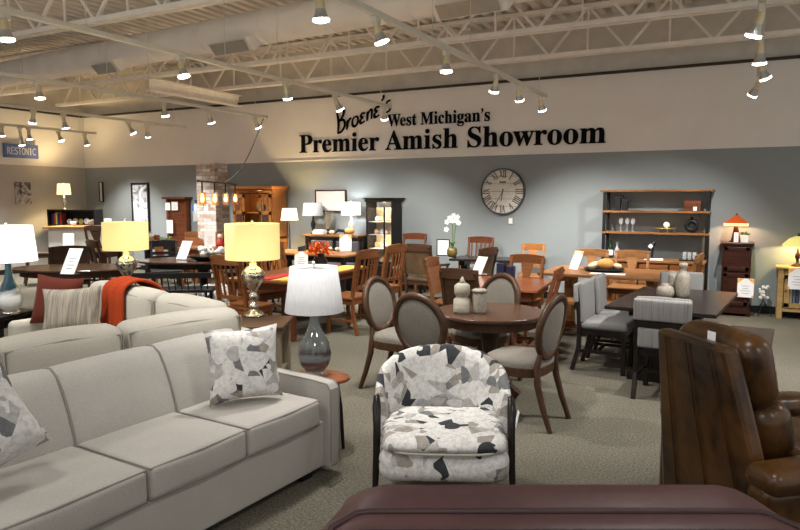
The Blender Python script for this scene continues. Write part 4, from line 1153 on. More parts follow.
# ================================================================== dark rectangular table with grey chairs
TH = .72
A = at(607, 306, TH); B = at(726, 323, TH); Cc = at(735, 292, TH)
ex = Vector((B.x-A.x, B.y-A.y, 0)); rzT = math.atan2(ex.y, ex.x)
ce = Vector(((A.x+Cc.x)/2, (A.y+Cc.y)/2, 0))
table('espresso rectangular dining table with three patterned vases', ce, -.08+PI/2, 1.6, .94, TH, M['darktop'], M['dark'], 'trestle')
G = 'grey upholstered chairs round the espresso table'
gp = parsons('grey upholstered chair seen from behind next to the brown recliner', (-.62, 6.12, 0), facing(.06, 1), G)
dup(gp, (-1.24, 6.78, 0), facing(1, -.03), 'grey upholstered chair closest to the oval back chairs', G)
dup(gp, (-1.22, 7.36, 0), facing(1, .02), 'grey upholstered chair just behind the first one on the table side', G)
dup(gp, (-.66, 7.86, 0), facing(.12, -1), 'grey upholstered chair at the far end of the espresso table', G)
def vase(label, px, py, z, h, prof, mat, r, name='vase', cat='vase', group='woven pattern vases'):
    q = at(px, py, z); m = MB(); m.lathe([(a*r, b*h) for a, b in prof], 20)
    return solo(name, m, mat, label, cat, (q.x, q.y, z), 0, group)
vase('squat round textured vase on the espresso table', 665, 299, TH, .15, [(.01, 0), (.6, 0), (.95, .25), (1, .5), (.8, .8), (.35, .92), (.4, 1), (.3, 1), (.01, .8)], M['stoneware'], .085)
vase('tall bottle shaped textured vase on the espresso table', 682, 299, TH, .35, [(.01, 0), (.8, 0), (1, .15), (1, .6), (.75, .72), (.42, .78), (.4, .86), (.62, .93), (.55, 1), (.3, 1), (.01, .9)], M['stoneware'], .07)
vase('straight sided textured vase between two others on the espresso table', 674, 297, TH, .23, [(.01, 0), (.85, 0), (1, .1), (.95, .9), (.8, 1), (.7, 1), (.01, .9)], M['stoneware'], .062)

# small bench table behind the recliner
q = at(744, 335, .46)
table('low espresso bench table between the recliner and the display cabinet', (q.x+.02, q.y, 0), -.05, .42, .95, .46, M['darktop'], M['dark'], name='bench_table')

# ================================================================== runner table, cherry chairs
RTc = Vector((-5.30, 7.25, 0)); rr = math.radians(95)
table('long cherry table with red and gold runner behind the pleated lamp', RTc, rr, 2.0, .98, .72, M['orange'], M['cherry'], 'leg')
d_ = Vector((math.cos(rr), math.sin(rr), 0)); n_ = Vector((d_.y, -d_.x, 0))
def rt(u, v, z): q = RTc + d_*u + n_*v; return (q.x, q.y, z)
m = MB(); m.box((0, 0, .003), (1.9, .30, .006)); solo('table_runner', m, M['yellowcloth'], 'gold cloth runner along the cherry table edge', 'table runner', rt(0, .30, .72), rr)
m = MB(); m.box((0, 0, .004), (1.9, .18, .008)); solo('table_runner', m, M['redcloth'], 'red cloth runner along the middle of the cherry table', 'table runner', rt(0, .02, .72), rr)
G = 'cherry slat back chairs round the runner table'
s1 = chair('cherry slat chair in front of the gold runner, beside the first oval back chair', (-4.53, 7.22, 0), facing(-.97, .1), M['orange'], M['orange'], 'slat', group=G, h=1.05)
dup(s1, (-4.65, 8.2, 0), facing(-.97, .15), 'cherry slat chair just beyond the one in front of the gold runner', G)
dup(s1, (-5.2, 6.0, 0), facing(.05, 1), 'cherry slat chair half hidden behind the pleated lamp shade', G)
dup(s1, (-5.74, 6.95, 0), facing(.98, -.15), 'cherry slat chair directly behind the mercury lamp, turned to the runner table', G)
dup(s1, (-5.92, 7.72, 0), facing(.98, -.15), 'cherry slat chair across the runner table, closest to the brown wood table', G)
q = at(320, 271, .72)
vz = thing('vase_arrangement', 'dark vase with bright orange autumn leaves on the runner table', 'flowers', (q.x, q.y, .731))
m = MB(); m.lathe([(.01, 0), (.07, 0), (.10, .06), (.10, .13), (.06, .19), (.07, .22), (.05, .22), (.01, .18)], 18); part('vase', m, M['black'], vz)
m = MB(); rnd = random.Random(3)
for i in range(110):
    a = rnd.uniform(0, 2*PI); e = rnd.uniform(-.3, 1.3); R_ = rnd.uniform(.05, .19)
    c = Vector((math.cos(a)*math.cos(e)*R_, math.sin(a)*math.cos(e)*R_,   .25+math.sin(e)*R_*.8)); t1 = Vector((rnd.uniform(-1, 1), rnd.uniform(-1, 1), rnd.uniform(-1, 1))).normalized(); t2 = t1.cross(Vector((.3, .5, .8))).normalized(); k = .042
    m.add([c-t1*k, c+t2*k*.7, c+t1*k, c-t2*k*.7], [(0, 1, 2, 3)], False)
part('leaves', m, M['orange_leaf'], vz)
m = MB(); m.tube([(0, 0, .1), (.01, 0, .28)], .012, 6); part('stem', m, M['green'], vz)
q = at(301, 268, .72); card('price card with autumn border beside the orange leaves vase', (q.x, q.y, .73), facing(.4, -.9), .19, .22, .2, autumn=True)
q = at(288, 275, .72)

# ================================================================== second cherry table behind the round table
OT = Vector((-2.52, 7.32, 0))
table('square cherry table behind the round table with two navy boxes', OT, .1, 1.0, 1.05, .735, M['redtop'], M['cherry'], 'pedestal')
chair('dark panel back chair between the round table and the square cherry table', (-2.69, 6.78, 0), facing(.12, 1), M['walnut'], M['walnut'], 'panel', h=.95)
chair('honey cherry chair with wide centre splat facing out from behind the square table', (-2.53, 7.89, 0), facing(-.1, -1), M['orange'], M['orange'], 'splat', h=.98)
chair('curved honey chair turned sideways beside the framed card', (-3.16, 7.40, 0), facing(.99, .08), M['orange'], M['orange'], 'panel', h=.97)
chair('red brown slat chair between the square table and the long rustic table', (-2.06, 6.86, 0), facing(-1, -.1), M['cherry'], M['cherry'], 'slat', h=.97)
for dx, h, lab in ((501, .215, 'taller navy box standing on the square cherry table'), (510.5, .18, 'shorter navy box standing on the square cherry table')):
    q = at(dx, 282, .735); m = MB(); m.box((0, 0, h/2), (.085, .12, h)); solo('storage_box', m, plain('navy_card', (.012, .016, .045), .5), lab, 'box', (q.x, q.y, .735), .1, 'navy boxes', .003)

# ================================================================== orchid table group
OR = Vector((-3.72, 9.93, 0))
table('dark table with the white orchid below the clock', OR, .1, 1.0, .62, .76, M['darktop'], M['dark'], 'trestle')
chair('brown leather armchair at the side of the orchid table beside the curio cabinet', (-4.45, 9.32, 0), facing(.1, .99), M['walnut'], M['brownup'], 'panel', h=1.0, arms=True, w=.52)
chair('slat back armchair behind the orchid table, near the clock', (-4.15, 10.65, 0), facing(.1, -1), M['cherry'], M['brownup'], 'slat', h=1.02, arms=True)
chair('brown leather side chair seen edge on, beside the orchid table', (-3.56, 8.93, 0), facing(-.97, .2), M['walnut'], M['brownup'], 'panel', h=1.0)
chair('red topped armchair standing against the grey wall by the curio cabinet', (-5.42, 10.62, 0), facing(.1, -1), M['cherry'], M['brownup'], 'ladder', h=1.05, arms=True)
chair('small honey chair near the wall under the clock', (-3.14, 10.5, 0), facing(.2, -1), M['oak'], M['oak'], 'splat', h=.94, w=.38)
q = on_y(452, 262, 9.85)
od = thing('orchid_plant', 'white orchid in a dark gold pot on the dark table', 'plant', (q.x, q.y, .76))
m = MB(); m.lathe([(.01, 0), (.06, 0), (.085, .05), (.08, .12), (.06, .15), (.05, .15), (.01, .12)], 16); part('pot', m, plain('antique_gold', (.20, .15, .05), .4, .5), od)
m = MB(); m.tube([(0, 0, .1), (.01, 0, .3), (.0, .01, .5), (-.04, .01, .60)], .006, 6); m.tube([(0.02, 0, .1), (.04, 0, .34), (.07, 0, .55)], .006, 6); part('stem', m, M['green'], od)
m = MB()
for i in range(5):
    a = i*1.3; m.add([(0, 0, .14), (.05*math.cos(a)-.02*math.sin(a), .05*math.sin(a)+.02*math.cos(a), .24), (.16*math.cos(a), .16*math.sin(a), .22), (.05*math.cos(a)+.02*math.sin(a), .05*math.sin(a)-.02*math.cos(a), .24)], [(0, 1, 2, 3)])
part('leaves', m, M['green'], od)
m = MB(); rnd = random.Random(5)
for c in ((-.09, 0, .56), (-.05, .02, .62), (.0, 0, .58), (.07, 0, .58), (.11, 0, .55), (-.1, 0, .44), (.02, .02, .66), (.09, 0, .64)):
    for k in range(5):
        a = 2*PI*k/5; c_ = Vector(c); d1 = Vector((math.cos(a), -.25, math.sin(a))); d2 = Vector((-math.sin(a), 0, math.cos(a)))
        m.add([c_, c_+d1*.03+d2*.02, c_+d1*.05, c_+d1*.03-d2*.02], [(0, 1, 2, 3)])
part('blossoms', m, M['petal'], od)
q = on_y(443, 258, 9.95); card('dark framed price card standing beside the orchid', (q.x, q.y, .765), facing(.35, -.9), .18, .25, .12, framed=True)
q = at(476, 275, .735); card('tilted white price card at the back corner of the square cherry table', (q.x, q.y, .74), facing(-.35, -.94), .16, .25, .55)

# ================================================================== long rustic table with bench
LT = Vector((-1.58, 8.83, 0))
table('long honey trestle table in front of the bookshelf with a pumpkin bowl', LT, -.03, 1.62, 1.1, .76, M['rustic'], M['rustic'], 'trestle')
b_ = thing('dining_bench', 'honey wooden bench tucked at the near side of the long table', 'bench', (-1.62, 8.2, 0), -.03)
m = MB(); m.box((0, 0, .44), (1.2, .34, .04)); part('seat', m, M['rustic'], b_, .006)
for sx in (-1, 1):
    m = MB(); m.box((sx*.48, 0, .21), (.06, .28, .42)); part('leg', m, M['rustic'], b_)
m = MB(); m.box((0, 0, .15), (.96, .05, .09)); part('stretcher', m, M['orange'], b_)
G = 'honey splat back chairs behind the long trestle table'
c1 = chair('honey splat chair behind the price card on the long table', (-2.08, 9.74, 0), facing(.03, -1), M['rustic'], M['rustic'], 'splat', h=.94, w=.48, group=G)
dup(c1, (-1.52, 9.74, 0), facing(.0, -1), 'honey splat chair behind the pumpkin bowl', G)
dup(c1, (-.92, 9.9, 0), facing(-1, .1), 'honey splat chair turned sideways in front of the server drawers', G)
q = at(604, 271, .76)
m = MB(); m.lathe([(.01, .0), (.22, 0), (.26, .03), (.25, .035), (.20, .012), (.01, .012)], 26); solo('serving_tray', m, M['black'], 'round black tray under the pumpkins', 'tray', (q.x, q.y, .76))
def pumpkin(x, y, z, r, mat, label, group='small pumpkins'):
    t = thing('pumpkin', label, 'pumpkin', (x, y, z), 0, group); m = MB(); n = 24; k = 9; vs = []
    for i in range(k+1):
        a = PI*i/k
        for j in range(n):
            b = 2*PI*j/n; R_ = r*(math.sin(a)+.001)*(1-.09*abs(math.cos(b*4))); vs.append((R_*math.cos(b), R_*math.sin(b), r*.78*(1-math.cos(a)*(1-.18*math.sin(a)**0)*1)-r*.0))
    m.add(vs, [(i*n+j, i*n+(j+1) % n, (i+1)*n+(j+1) % n, (i+1)*n+j) for i in range(k) for j in range(n)], True)
    part('pumpkin_body', m, mat, t)
    m = MB(); m.tube([(0, 0, r*1.4), (.01, 0, r*1.7)], [r*.12, r*.08], 6); part('stem', m, M['taupe'], t)
rt_ = Vector((.885, .466, 0))
P0 = Vector((q.x, q.y, 0))
for u, v, r_, mm_, lab in ((.0, -.06, .11, 'pumpkin', 'largest orange pumpkin in the black tray'), (.17, .0, .06, 'palepump', 'pale gourd beside the orange pumpkin on the outer tray edge'), (-.14, .02, .065, 'palepump', 'pale gourd on the card side of the orange pumpkin'), (-.07, .15, .07, 'palepump', 'pale gourd behind the orange pumpkin'), (.11, .13, .05, 'pumpkin', 'tiny orange gourd behind the pale ones')):
    w_ = P0 + rt_*u + Vector((-.466, .885, 0))*v; pumpkin(w_.x, w_.y, .772, r_, M[mm_], lab)
q = at(606, 275, .76); m = MB(); m.box((0, 0, .002), (.42, .16, .004)); solo('paper_sheet', m, M['paper'], 'white paper sheet lying before the black tray', 'paper', (q.x, q.y+.1, .76), .1)
q = at(573, 270, .76); card('tilted white price card with orange top on the long table', (q.x, q.y, .765), facing(-.35, -.94), .13, .27, .55, autumn=True)

# ================================================================== wall furniture, from the right
def wall_pt(px, y): return on_y(px, 250, y).x
# open bookshelf above / behind the server
X0, X1 = wall_pt(600.5, 10.8), wall_pt(709, 10.8); cxs = (X0+X1)/2; ws = X1-X0
bs = thing('open_bookshelf', 'black metal open bookshelf with brown plank shelves against the wall', 'bookshelf', (cxs, 10.96, 0))
for sx in (-1, 1):
    for sy in (-1, 1):
        m = MB(); m.box((sx*(ws/2-.04), sy*.15, .90), (.045, .045, 1.8)); part('post', m, M['black_metal'], bs, .003)
ZS = [1.81, 1.49, 1.165]
for z in ZS:
    m = MB(); m.box((0, 0, z), (ws+(.06 if z > 1.7 else -.02), .36, .03)); part('shelf', m, M['rustic'], bs, .003)
m = MB()
for sx in (-1, 1):
    for z in ZS+[.3]: m.box((sx*(ws/2-.04), 0, z-.03), (.03, .30, .03))
m.box((0, .15, .3), (ws-.1, .03, .03)); part('cross_bar', m, M['black_metal'], bs)
# server cabinet in front of its lower half
sx0, sx1 = wall_pt(607, 10.45), wall_pt(706, 10.45); sw = sx1-sx0
sv = thing('server_cabinet', 'rustic brown server cabinet with three drawers under the bookshelf', 'cabinet', ((sx0+sx1)/2, 10.54, 0))
m = MB(); cabinet_box(m, sw-.04, .40, .70, .03, True, .06); part('carcass', m, M['rustic'], sv, .003)
m = MB(); m.box((0, -.0, .775), (sw, .46, .035)); part('top', m, M['rustic'], sv, .006)
for sx in (-1, 1):
    m = MB(); m.box((sx*(sw/2-.06), 0, .03), (.08, .38, .06)); part('foot', m, M['rustic'], sv)
dw = (sw-.1)/3
for i in range(3):
    x = -sw/2+.05+dw*(i+.5); m = MB(); m.box((x, -.208, .62), (dw-.02, .02, .22)); dr_ = part('drawer', m, M['orange'], sv, .005)
    h_ = MB(); h_.box((x, -.226, .63), (.1, .014, .014)); part('handle', h_, M['black_metal'], dr_)
    m = MB(); m.box((x, -.208, .28), (dw-.02, .02, .40)); dr_ = part('door', m, M['rustic'], sv, .005)
    h_ = MB(); h_.box((x+dw*.35, -.226, .32), (.014, .014, .1)); part('handle', h_, M['black_metal'], dr_)
# what stands on the shelves
def on_shelf(px, z, y=10.93): v = on_y(px, 220, y); return (v.x, y, z)
z1, z2, z3, z4 = 1.505, 1.18, .7925, 1.815
for px, h, lab in ((617.5, .235, 'taller black bookend on the upper shelf'), (624.5, .17, 'shorter black bookend on the upper shelf')):
    m = MB(); m.box((0, 0, h/2), (.085, .09, h)); m.box((.055, 0, h*.91), (.05, .09, h*.18)); solo('bookend', m, M['black'], lab, 'bookend', on_shelf(px, z1), 0, 'black bookends', .006)
bx = thing('wooden_box', 'small cherry chest with arched lid on the upper shelf', 'box', on_shelf(692, z1))
m = MB(); m.box((0, 0, .055), (.22, .13, .11)); part('body', m, M['cherry'], bx, .004)
m = MB(); m.sweep([(-.07, 0), (-.06, .035), (0, .055), (.06, .035), (.07, 0)], [-.115, .115], None, True, False); [v for v in ()]; o = part('lid', m, M['cherry'], bx); o.location.z = .11
q = on_shelf(694.5, z1, 10.84); card('small white tag in front of the cherry chest', q, 0, .05, .06, .1, stand=False)
for i, px in enumerate((621, 627.3, 633)):
    t = thing('wine_glass', ('wine glass by the shelf post', 'middle wine glass of the three on the shelf', 'wine glass third from the shelf post')[i], 'glass', on_shelf(px, z2), 0, 'wine glasses on the middle shelf')
    m = MB(); m.lathe([(.001, 0), (.034, .002), (.034, .006), (.006, .012), (.005, .10), (.001, .10)], 14); part('stem', m, M['crystal'], t)
    m = MB(); m.lathe([(.004, .10), (.03, .125), (.036, .16), (.028, .21), (.026, .21), (.033, .16), (.027, .13), (.004, .105)], 14); part('bowl', m, M['crystal'], t)
t = thing('cake_stand', 'gold footed tray with white ornament on the middle shelf', 'tray', on_shelf(666, z2))
m = MB(); m.lathe([(.001, .05), (.15, .05), (.155, .07), (.15, .07), (.001, .058)], 20); part('tray', m, plain('brushed_gold', (.55, .42, .16), .3, .8), t)
m = MB()
for a in range(5): m.tube([(.12*math.cos(a*1.256), .12*math.sin(a*1.256), 0), (.12*math.cos(a*1.256), .12*math.sin(a*1.256), .05)], .01, 6)
part('foot', m, plain('gold_feet', (.5, .38, .14), .3, .8), t)
m = MB(); m.ball((0.01, 0, .108), .048, 12); solo('ornament_ball', m, M['petal'], 'round white ornament on the gold tray', 'ornament', (t.location.x, t.location.y, t.location.z), 0)
m = MB(); m.x = Matrix.Translation((0, 0, .105)) @ Matrix.Rotation(PI/2, 4, 'X')
rg = [(.068+.036*math.cos(2*PI*i/12), .030*math.sin(2*PI*i/12)) for i in range(13)]; m.lathe(rg, 28)
m.x = None; m.lathe([(.018, .195), (.018, .225), (.028, .235), (.02, .24), (.012, .22), (.012, .2)], 12)
solo('ring_vase', m, M['black'], 'black ring shaped vase on the middle shelf', 'vase', on_shelf(692, z2))
def bottle(px, lab, h, mat, labm, y=10.52):
    t = thing('bottle', lab, 'bottle', on_shelf(px, z3, y), 0, 'bottles on the server'); m = MB()
    m.lathe([(.001, 0), (.036, 0), (.038, .01), (.038, h*.55), (.02, h*.68), (.013, h*.75), (.013, h*.95), (.016, h*.96), (.016, h), (.001, h)], 16); part('bottle_body', m, mat, t)
    m = MB(); m.lathe([(.0388, h*.15), (.0388, h*.45)], 16); part('label', m, labm, t)
bottle(611.5, 'dark green bottle with white label on the server', .27, plain('dark_green_glass', (.01, .03, .015), .1), M['paper'])
bottle(618, 'clear bottle beside the dark green one on the server', .23, plain('clear_bottle', (.32, .34, .36), .1), M['paper'])
t = thing('wine_holder', 'slanted wine bottle holder with white label on the server', 'bottle holder', on_shelf(653, z3, 10.64))
m = MB(); m.box((0, 0, .008), (.1, .1, .016)); m.bar((0, .0, .01), (.02, .0, .22), .03, .05); part('stand', m, M['black'], t)
m = MB(); m.tube([(-.05, 0, .14), (.02, 0, .22), (.05, 0, .255), (.08, 0, .285)], [.034, .034, .013, .013], 12); part('wine_bottle', m, M['black'], t)
m = MB(); m.tube([(-.03, 0, .163), (.005, 0, .203)], .0348, 12, False); part('label', m, M['paper'], t)
q = on_shelf(655, z3, 10.45); m = MB(); m.box((0, 0, .008), (.26, .17, .016)); solo('booklet', m, M['paper'], 'white booklet lying on the server before the wine bottle', 'booklet', q, .15)
q = on_shelf(690, z3, 10.5); m = MB(); m.box((0, 0, .007), (.24, .14, .014)); solo('serving_tray', m, M['black'], 'small black tray on the server under the tumblers', 'tray', q, 0)
for i, px in enumerate((686, 691, 696)):
    q = on_shelf(px, z3+.0145, 10.5); m = MB(); m.lathe([(.001, 0), (.024, 0), (.028, .11), (.026, .11), (.022, .006), (.001, .006)], 14)
    solo('tumbler', m, M['crystal'], ('clear tumbler on the small black tray, nearest the booklet', 'middle clear tumbler on the small black tray', 'clear tumbler on the small black tray, nearest the shelf post')[i], 'glass', q, 0, 'tumblers on the server')

# jewellery armoire with lamp and plant
a0, a1 = on_y(718.5, 300, 10.72).x, on_y(754, 300, 10.72).x; aw = (a1-a0)*.93
ar = thing('jewelry_armoire', 'tall narrow dark mahogany armoire below the amber glass lamp', 'armoire', ((a0+a1)/2-.02, 10.93, 0))
m = MB(); m.box((0, 0, .55), (aw-.05, .38, .96)); part('body', m, M['mahog'], ar, .004)
m = MB(); m.box((0, 0, 1.045), (aw+.01, .44, .03)); m.box((0, 0, 1.02), (aw-.02, .41, .025)); part('top', m, M['mahog'], ar, .006)
m = MB(); m.box((0, -.005, .07), (aw-.01, .40, .06))
for sx in (-1, 1): m.box((sx*(aw/2-.04), -.0, .02), (.06, .38, .04))
part('base', m, M['mahog'], ar)
m = MB(); W_ = aw-.1
for z0, z1_ in ((.16, .62), (.66, 1.0)):
    zc = (z0+z1_)/2; hh = z1_-z0
    m = MB(); m.box((0, -.195, zc), (W_, .018, hh)); dr_ = part('door', m, M['mahog'], ar, .004)
    g = MB()
    for sx in (-1, 1): g.box((sx*(W_/2-.025), -.207, zc), (.05, .012, hh))
    for sz_ in (-1, 1): g.box((0, -.207, zc+sz_*(hh/2-.025)), (W_, .012, .05))
    part('door_frame', g, M['mahog'], dr_, .003)
q = on_y(745, 297, 10.68); card('price card with autumn border hanging on the mahogany armoire', (q.x, 10.69, q.z-.01), 0, .21, .27, .02, autumn=True, stand=False)
tl = thing('table_lamp', 'amber stained glass lamp with pyramid shade on the mahogany armoire', 'lamp', (ar.location.x-.03, 10.93, 1.06))
m = MB(); m.lathe([(.001, 0), (.08, 0), (.08, .02), (.06, .025), (.028, .22), (.02, .27), (.001, .27)], 4, (0, 0, 0), smooth=False); part('base', m, M['mahog'], tl)
gm = shade_mat('lit_amber_glass', (.35, .06, .012), (1, .16, .02), .12); gm2 = shade_mat('lit_honey_glass', (.9, .6, .25), (1, .5, .14), 1.3)
m = MB(); m.x = Matrix.Rotation(PI/4, 4, 'Z'); m.lathe([(.222, .275), (.055, .375), (.03, .39), (.05, .375), (.215, .272), (.222, .275)], 4, smooth=False); part('lamp_shade', m, gm, tl)
m = MB(); m.x = Matrix.Rotation(PI/4, 4, 'Z'); m.lathe([(.224, .238), (.224, .276), (.218, .276), (.218, .238), (.224, .238)], 4, smooth=False); part('shade_skirt', m, gm2, tl)
m = MB(); m.tube([(0, 0, .38), (0, 0, .42)], [.02, .006], 8); part('finial', m, M['mahog'], tl)
ld = bpy.data.lights.new('lamp_glow', 'POINT'); ld.energy = 13; ld.color = (1, .74, .42); ld.shadow_soft_size = .03
lo = bpy.data.objects.new('lamp_glow', ld); COL.objects.link(lo); lo.parent = tl; lo.location = (0, 0, .29)
q = on_y(734.5, 227, 10.86); card('little white tag leaning by the amber lamp base', (q.x+.03, 10.80, 1.0605), 0, .06, .14, .05, stand=False)
pt = thing('potted_plant', 'small green plant in a white pot on the mahogany armoire', 'plant', (on_y(744.5, 240, 10.87).x, 10.83, 1.06))
m = MB(); m.box((0, 0, .055), (.10, .10, .11)); part('pot', m, M['white'], pt, .008)
m = MB(); rnd = random.Random(9)
for i in range(60):
    a = rnd.uniform(0, 6.28); e = rnd.uniform(.1, 1.3); R_ = rnd.uniform(.03, .085); c = Vector((math.cos(a)*math.cos(e)*R_, math.sin(a)*math.cos(e)*R_, .11+math.sin(e)*R_*.6)); t1 = Vector((rnd.uniform(-1, 1), rnd.uniform(-1, 1), rnd.uniform(0, 1))).normalized(); t2 = t1.cross(Vector((.2, .9, .3))).normalized()
    m.add([c-t1*.018, c+t2*.009, c+t1*.018, c-t2*.009], [(0, 1, 2, 3)], False)
part('foliage', m, M['green'], pt)
# pine cabinet at the right edge with green glass lamp
c0 = at(775, 318, 0)
pc = thing('display_cabinet', 'pale pine cabinet with glazed door below the green glass lamp', 'cabinet', (c0.x+.40, 10.95, 0))
m = MB(); w_ = .78
for sx in (-1, 1):
    for sy in (-1, 1): m.box((sx*(w_/2-.035), sy*.16, .355), (.07, .06, .71))
m.box((0, 0, .66), (w_-.1, .34, .06)); m.box((0, 0, .13), (w_-.1, .34, .05)); m.box((0, .16, .39), (w_-.1, .015, .5))
for sx in (-1, 1): m.box((sx*(w_/2-.05), 0, .39), (.02, .3, .5))
part('body', m, M['pine'], pc, .004)
m = MB(); m.box((0, -.01, .725), (w_+.06, .42, .03)); part('top', m, M['pine'], pc, .006)
m = MB(); W_ = w_-.16
for sx in (-1, 1): m.box((sx*(W_/2-.035), -.175, .40), (.07, .025, .46))
for zc in (.6, .2): m.box((0, -.175, zc), (W_, .025, .07))
dr_ = part('door', m, M['pine'], pc, .004)
g = MB(); g.box((0, -.172, .40), (W_-.13, .006, .34)); part('door_glass', g, M['pane'], dr_)
g = MB(); g.tube([(-W_/2+.02, -.20, .4), (-W_/2+.02, -.185, .4)], .014, 8); part('knob', g, M['mahog'], dr_)
bk = (M['books'], plain('book_blue', (.05, .08, .18), .6), plain('book_slate', (.18, .2, .25), .6), plain('book_cream', (.5, .47, .4), .6))
for i in range(14):
    x = -.26+.04*i; m = MB(); h = .27+.02*((i*7) % 3); m.box((0, 0, h/2), (.03, .2, h))
    solo('book', m, bk[1+(i*5) % 3], ('blue', 'slate grey', 'cream')[(i*5) % 3]+' spine in the row behind the pine cabinet glass', 'book', (pc.location.x+x, 10.94, .156), 0, 'books in the pine cabinet', .002)
q = on_y(794, 278, 10.72); card('price card with autumn border hanging on the pine cabinet', (q.x+.04, 10.70, q.z-.16), 0, .22, .29, .02, autumn=True, stand=False)
tl = thing('table_lamp', 'green stained glass lamp with turned bronze base on the pine cabinet', 'lamp', (on_y(798, 250, 10.93).x, 10.93, .74))
m = MB(); m.lathe([(.001, 0), (.08, 0), (.07, .02), (.02, .04), (.016, .09), (.035, .13), (.03, .17), (.012, .2), (.012, .30), (.001, .30)], 18); part('base', m, M['mahog'], tl)
gm = shade_mat('lit_green_glass', (.42, .44, .12), (1, .85, .28), .55)
m = MB(); m.lathe([(.205, .285), (.196, .31), (.12, .385), (.05, .42), (.02, .425), (.045, .415), (.115, .38), (.19, .308), (.2, .285), (.205, .285)], 12, smooth=False); part('lamp_shade', m, gm, tl)
m = MB(); m.tube([(0, 0, .42), (0, 0, .47)], [.02, .006], 8); part('finial', m, M['black'], tl)
ld = bpy.data.lights.new('lamp_glow', 'POINT'); ld.energy = 16; ld.color = (1, .76, .4); ld.shadow_soft_size = .03
lo = bpy.data.objects.new('lamp_glow', ld); COL.objects.link(lo); lo.parent = tl; lo.location = (0, 0, .33)
# white flowers on a dark tripod on the floor
q = at(762, 312, 0); fl = thing('flower_stand', 'dried white flowers on a thin black tripod by the armoire', 'flowers', (q.x, 10.95, 0))
m = MB()
for a in (0, 2.1, 4.2): m.tube([(.12*math.cos(a), .12*math.sin(a), 0), (0, 0, .24)], .007, 6)
part('tripod', m, M['black_metal'], fl)
m = MB(); rnd = random.Random(11)
for i in range(14): m.ball((rnd.uniform(-.06, .06), rnd.uniform(-.05, .05), .26+rnd.uniform(0, .17)), rnd.uniform(.02, .035), 7)
part('blossoms', m, M['petal'], fl)

# wall clock
q0 = on_y(503.5, 191.5, WY); CR = .392
ck = thing('wall_clock', 'large round whitewashed plank clock with roman numerals', 'clock', (q0.x, WY-.03, q0.z))
def vdisc(r, t, y): 
    m = MB(); m.x = Matrix.Rotation(PI/2, 4, 'X'); m.lathe([(.001, -t/2), (r, -t/2), (r, t/2), (.001, t/2)], 48, (0, 0, -y), smooth=False); return m
part('clock_face', vdisc(CR-.01, .03, 0), M['clockface'], ck)
m = MB(); m.x = Matrix.Rotation(PI/2, 4, 'X'); m.lathe([(CR-.015, -.03), (CR+.005, -.03), (CR+.005, .04), (CR-.015, .04), (CR-.015, -.03)], 48, smooth=False); part('rim', m, plain('clock_rim', (.07, .065, .06), .5), ck)
m = MB()
for z in (-.26, -.13, 0, .13, .26): hw = math.sqrt((CR-.02)**2-z*z); m.box((0, -.0165, z), (2*hw, .003, .006))
part('plank_joint', m, M['numeral'], ck)
NUM = ['XII', 'I', 'II', 'III', 'IIII', 'V', 'VI', 'VII', 'VIII', 'IX', 'X', 'XI']
for i, s_ in enumerate(NUM):
    a = -2*PI*i/12; m = MB(); m.x = Matrix.Rotation(-a, 4, 'Y') @ Matrix.Translation((0, 0, CR*.77)); x = 0; Hn = .125; seq = []
    wd_ = {'I': .032, 'V': .062, 'X': .066}; tot = sum(wd_[c] for c in s_); x = -tot/2
    for c in s_:
        w2 = wd_[c]; y = -.0185
        if c == 'I': m.box((x+w2/2, y, 0), (.017, .004, Hn)); m.box((x+w2/2, y, Hn/2), (.03, .004, .008)); m.box((x+w2/2, y, -Hn/2), (.03, .004, .008))
        elif c == 'V': m.bar((x+.008, y, Hn/2), (x+w2/2, y, -Hn/2), .004, .017, (1, 0, 0)); m.bar((x+w2-.008, y, Hn/2), (x+w2/2, y, -Hn/2), .004, .009, (1, 0, 0))
        else: m.bar((x+.008, y, Hn/2), (x+w2-.008, y, -Hn/2), .004, .017, (1, 0, 0)); m.bar((x+w2-.008, y, Hn/2), (x+.008, y, -Hn/2), .004, .009, (1, 0, 0))
        x += w2
    part('numeral', m, M['numeral'], ck)
m = MB(); m.box((0, -.0185, .16), (.12, .004, .028)); part('name_plate', m, M['numeral'], ck)
for ang_, L_, w_ in ((math.radians(188), .17, .018), (math.radians(210), .27, .012)):
    m = MB(); m.x = Matrix.Rotation(ang_, 4, 'Y'); m.add([(-w_/2, -.024, -.04), (w_/2, -.024, -.04), (w_*.3, -.024, L_), (-w_*.3, -.024, L_), (-w_/2, -.021, -.04), (w_/2, -.021, -.04), (w_*.3, -.021, L_), (-w_*.3, -.021, L_)], [(0, 1, 2, 3), (7, 6, 5, 4), (0, 4, 5, 1), (1, 5, 6, 2), (2, 6, 7, 3), (3, 7, 4, 0)]); part('clock_hand', m, M['numeral'], ck)
q = on_y(511, 221, WY); m = MB(); m.box((0, -.015, 0), (.07, .03, .10)); solo('wall_switch', m, M['white'], 'small white switch box on the wall below the clock', 'switch', (q.x, WY, q.z), 0, None, .004)
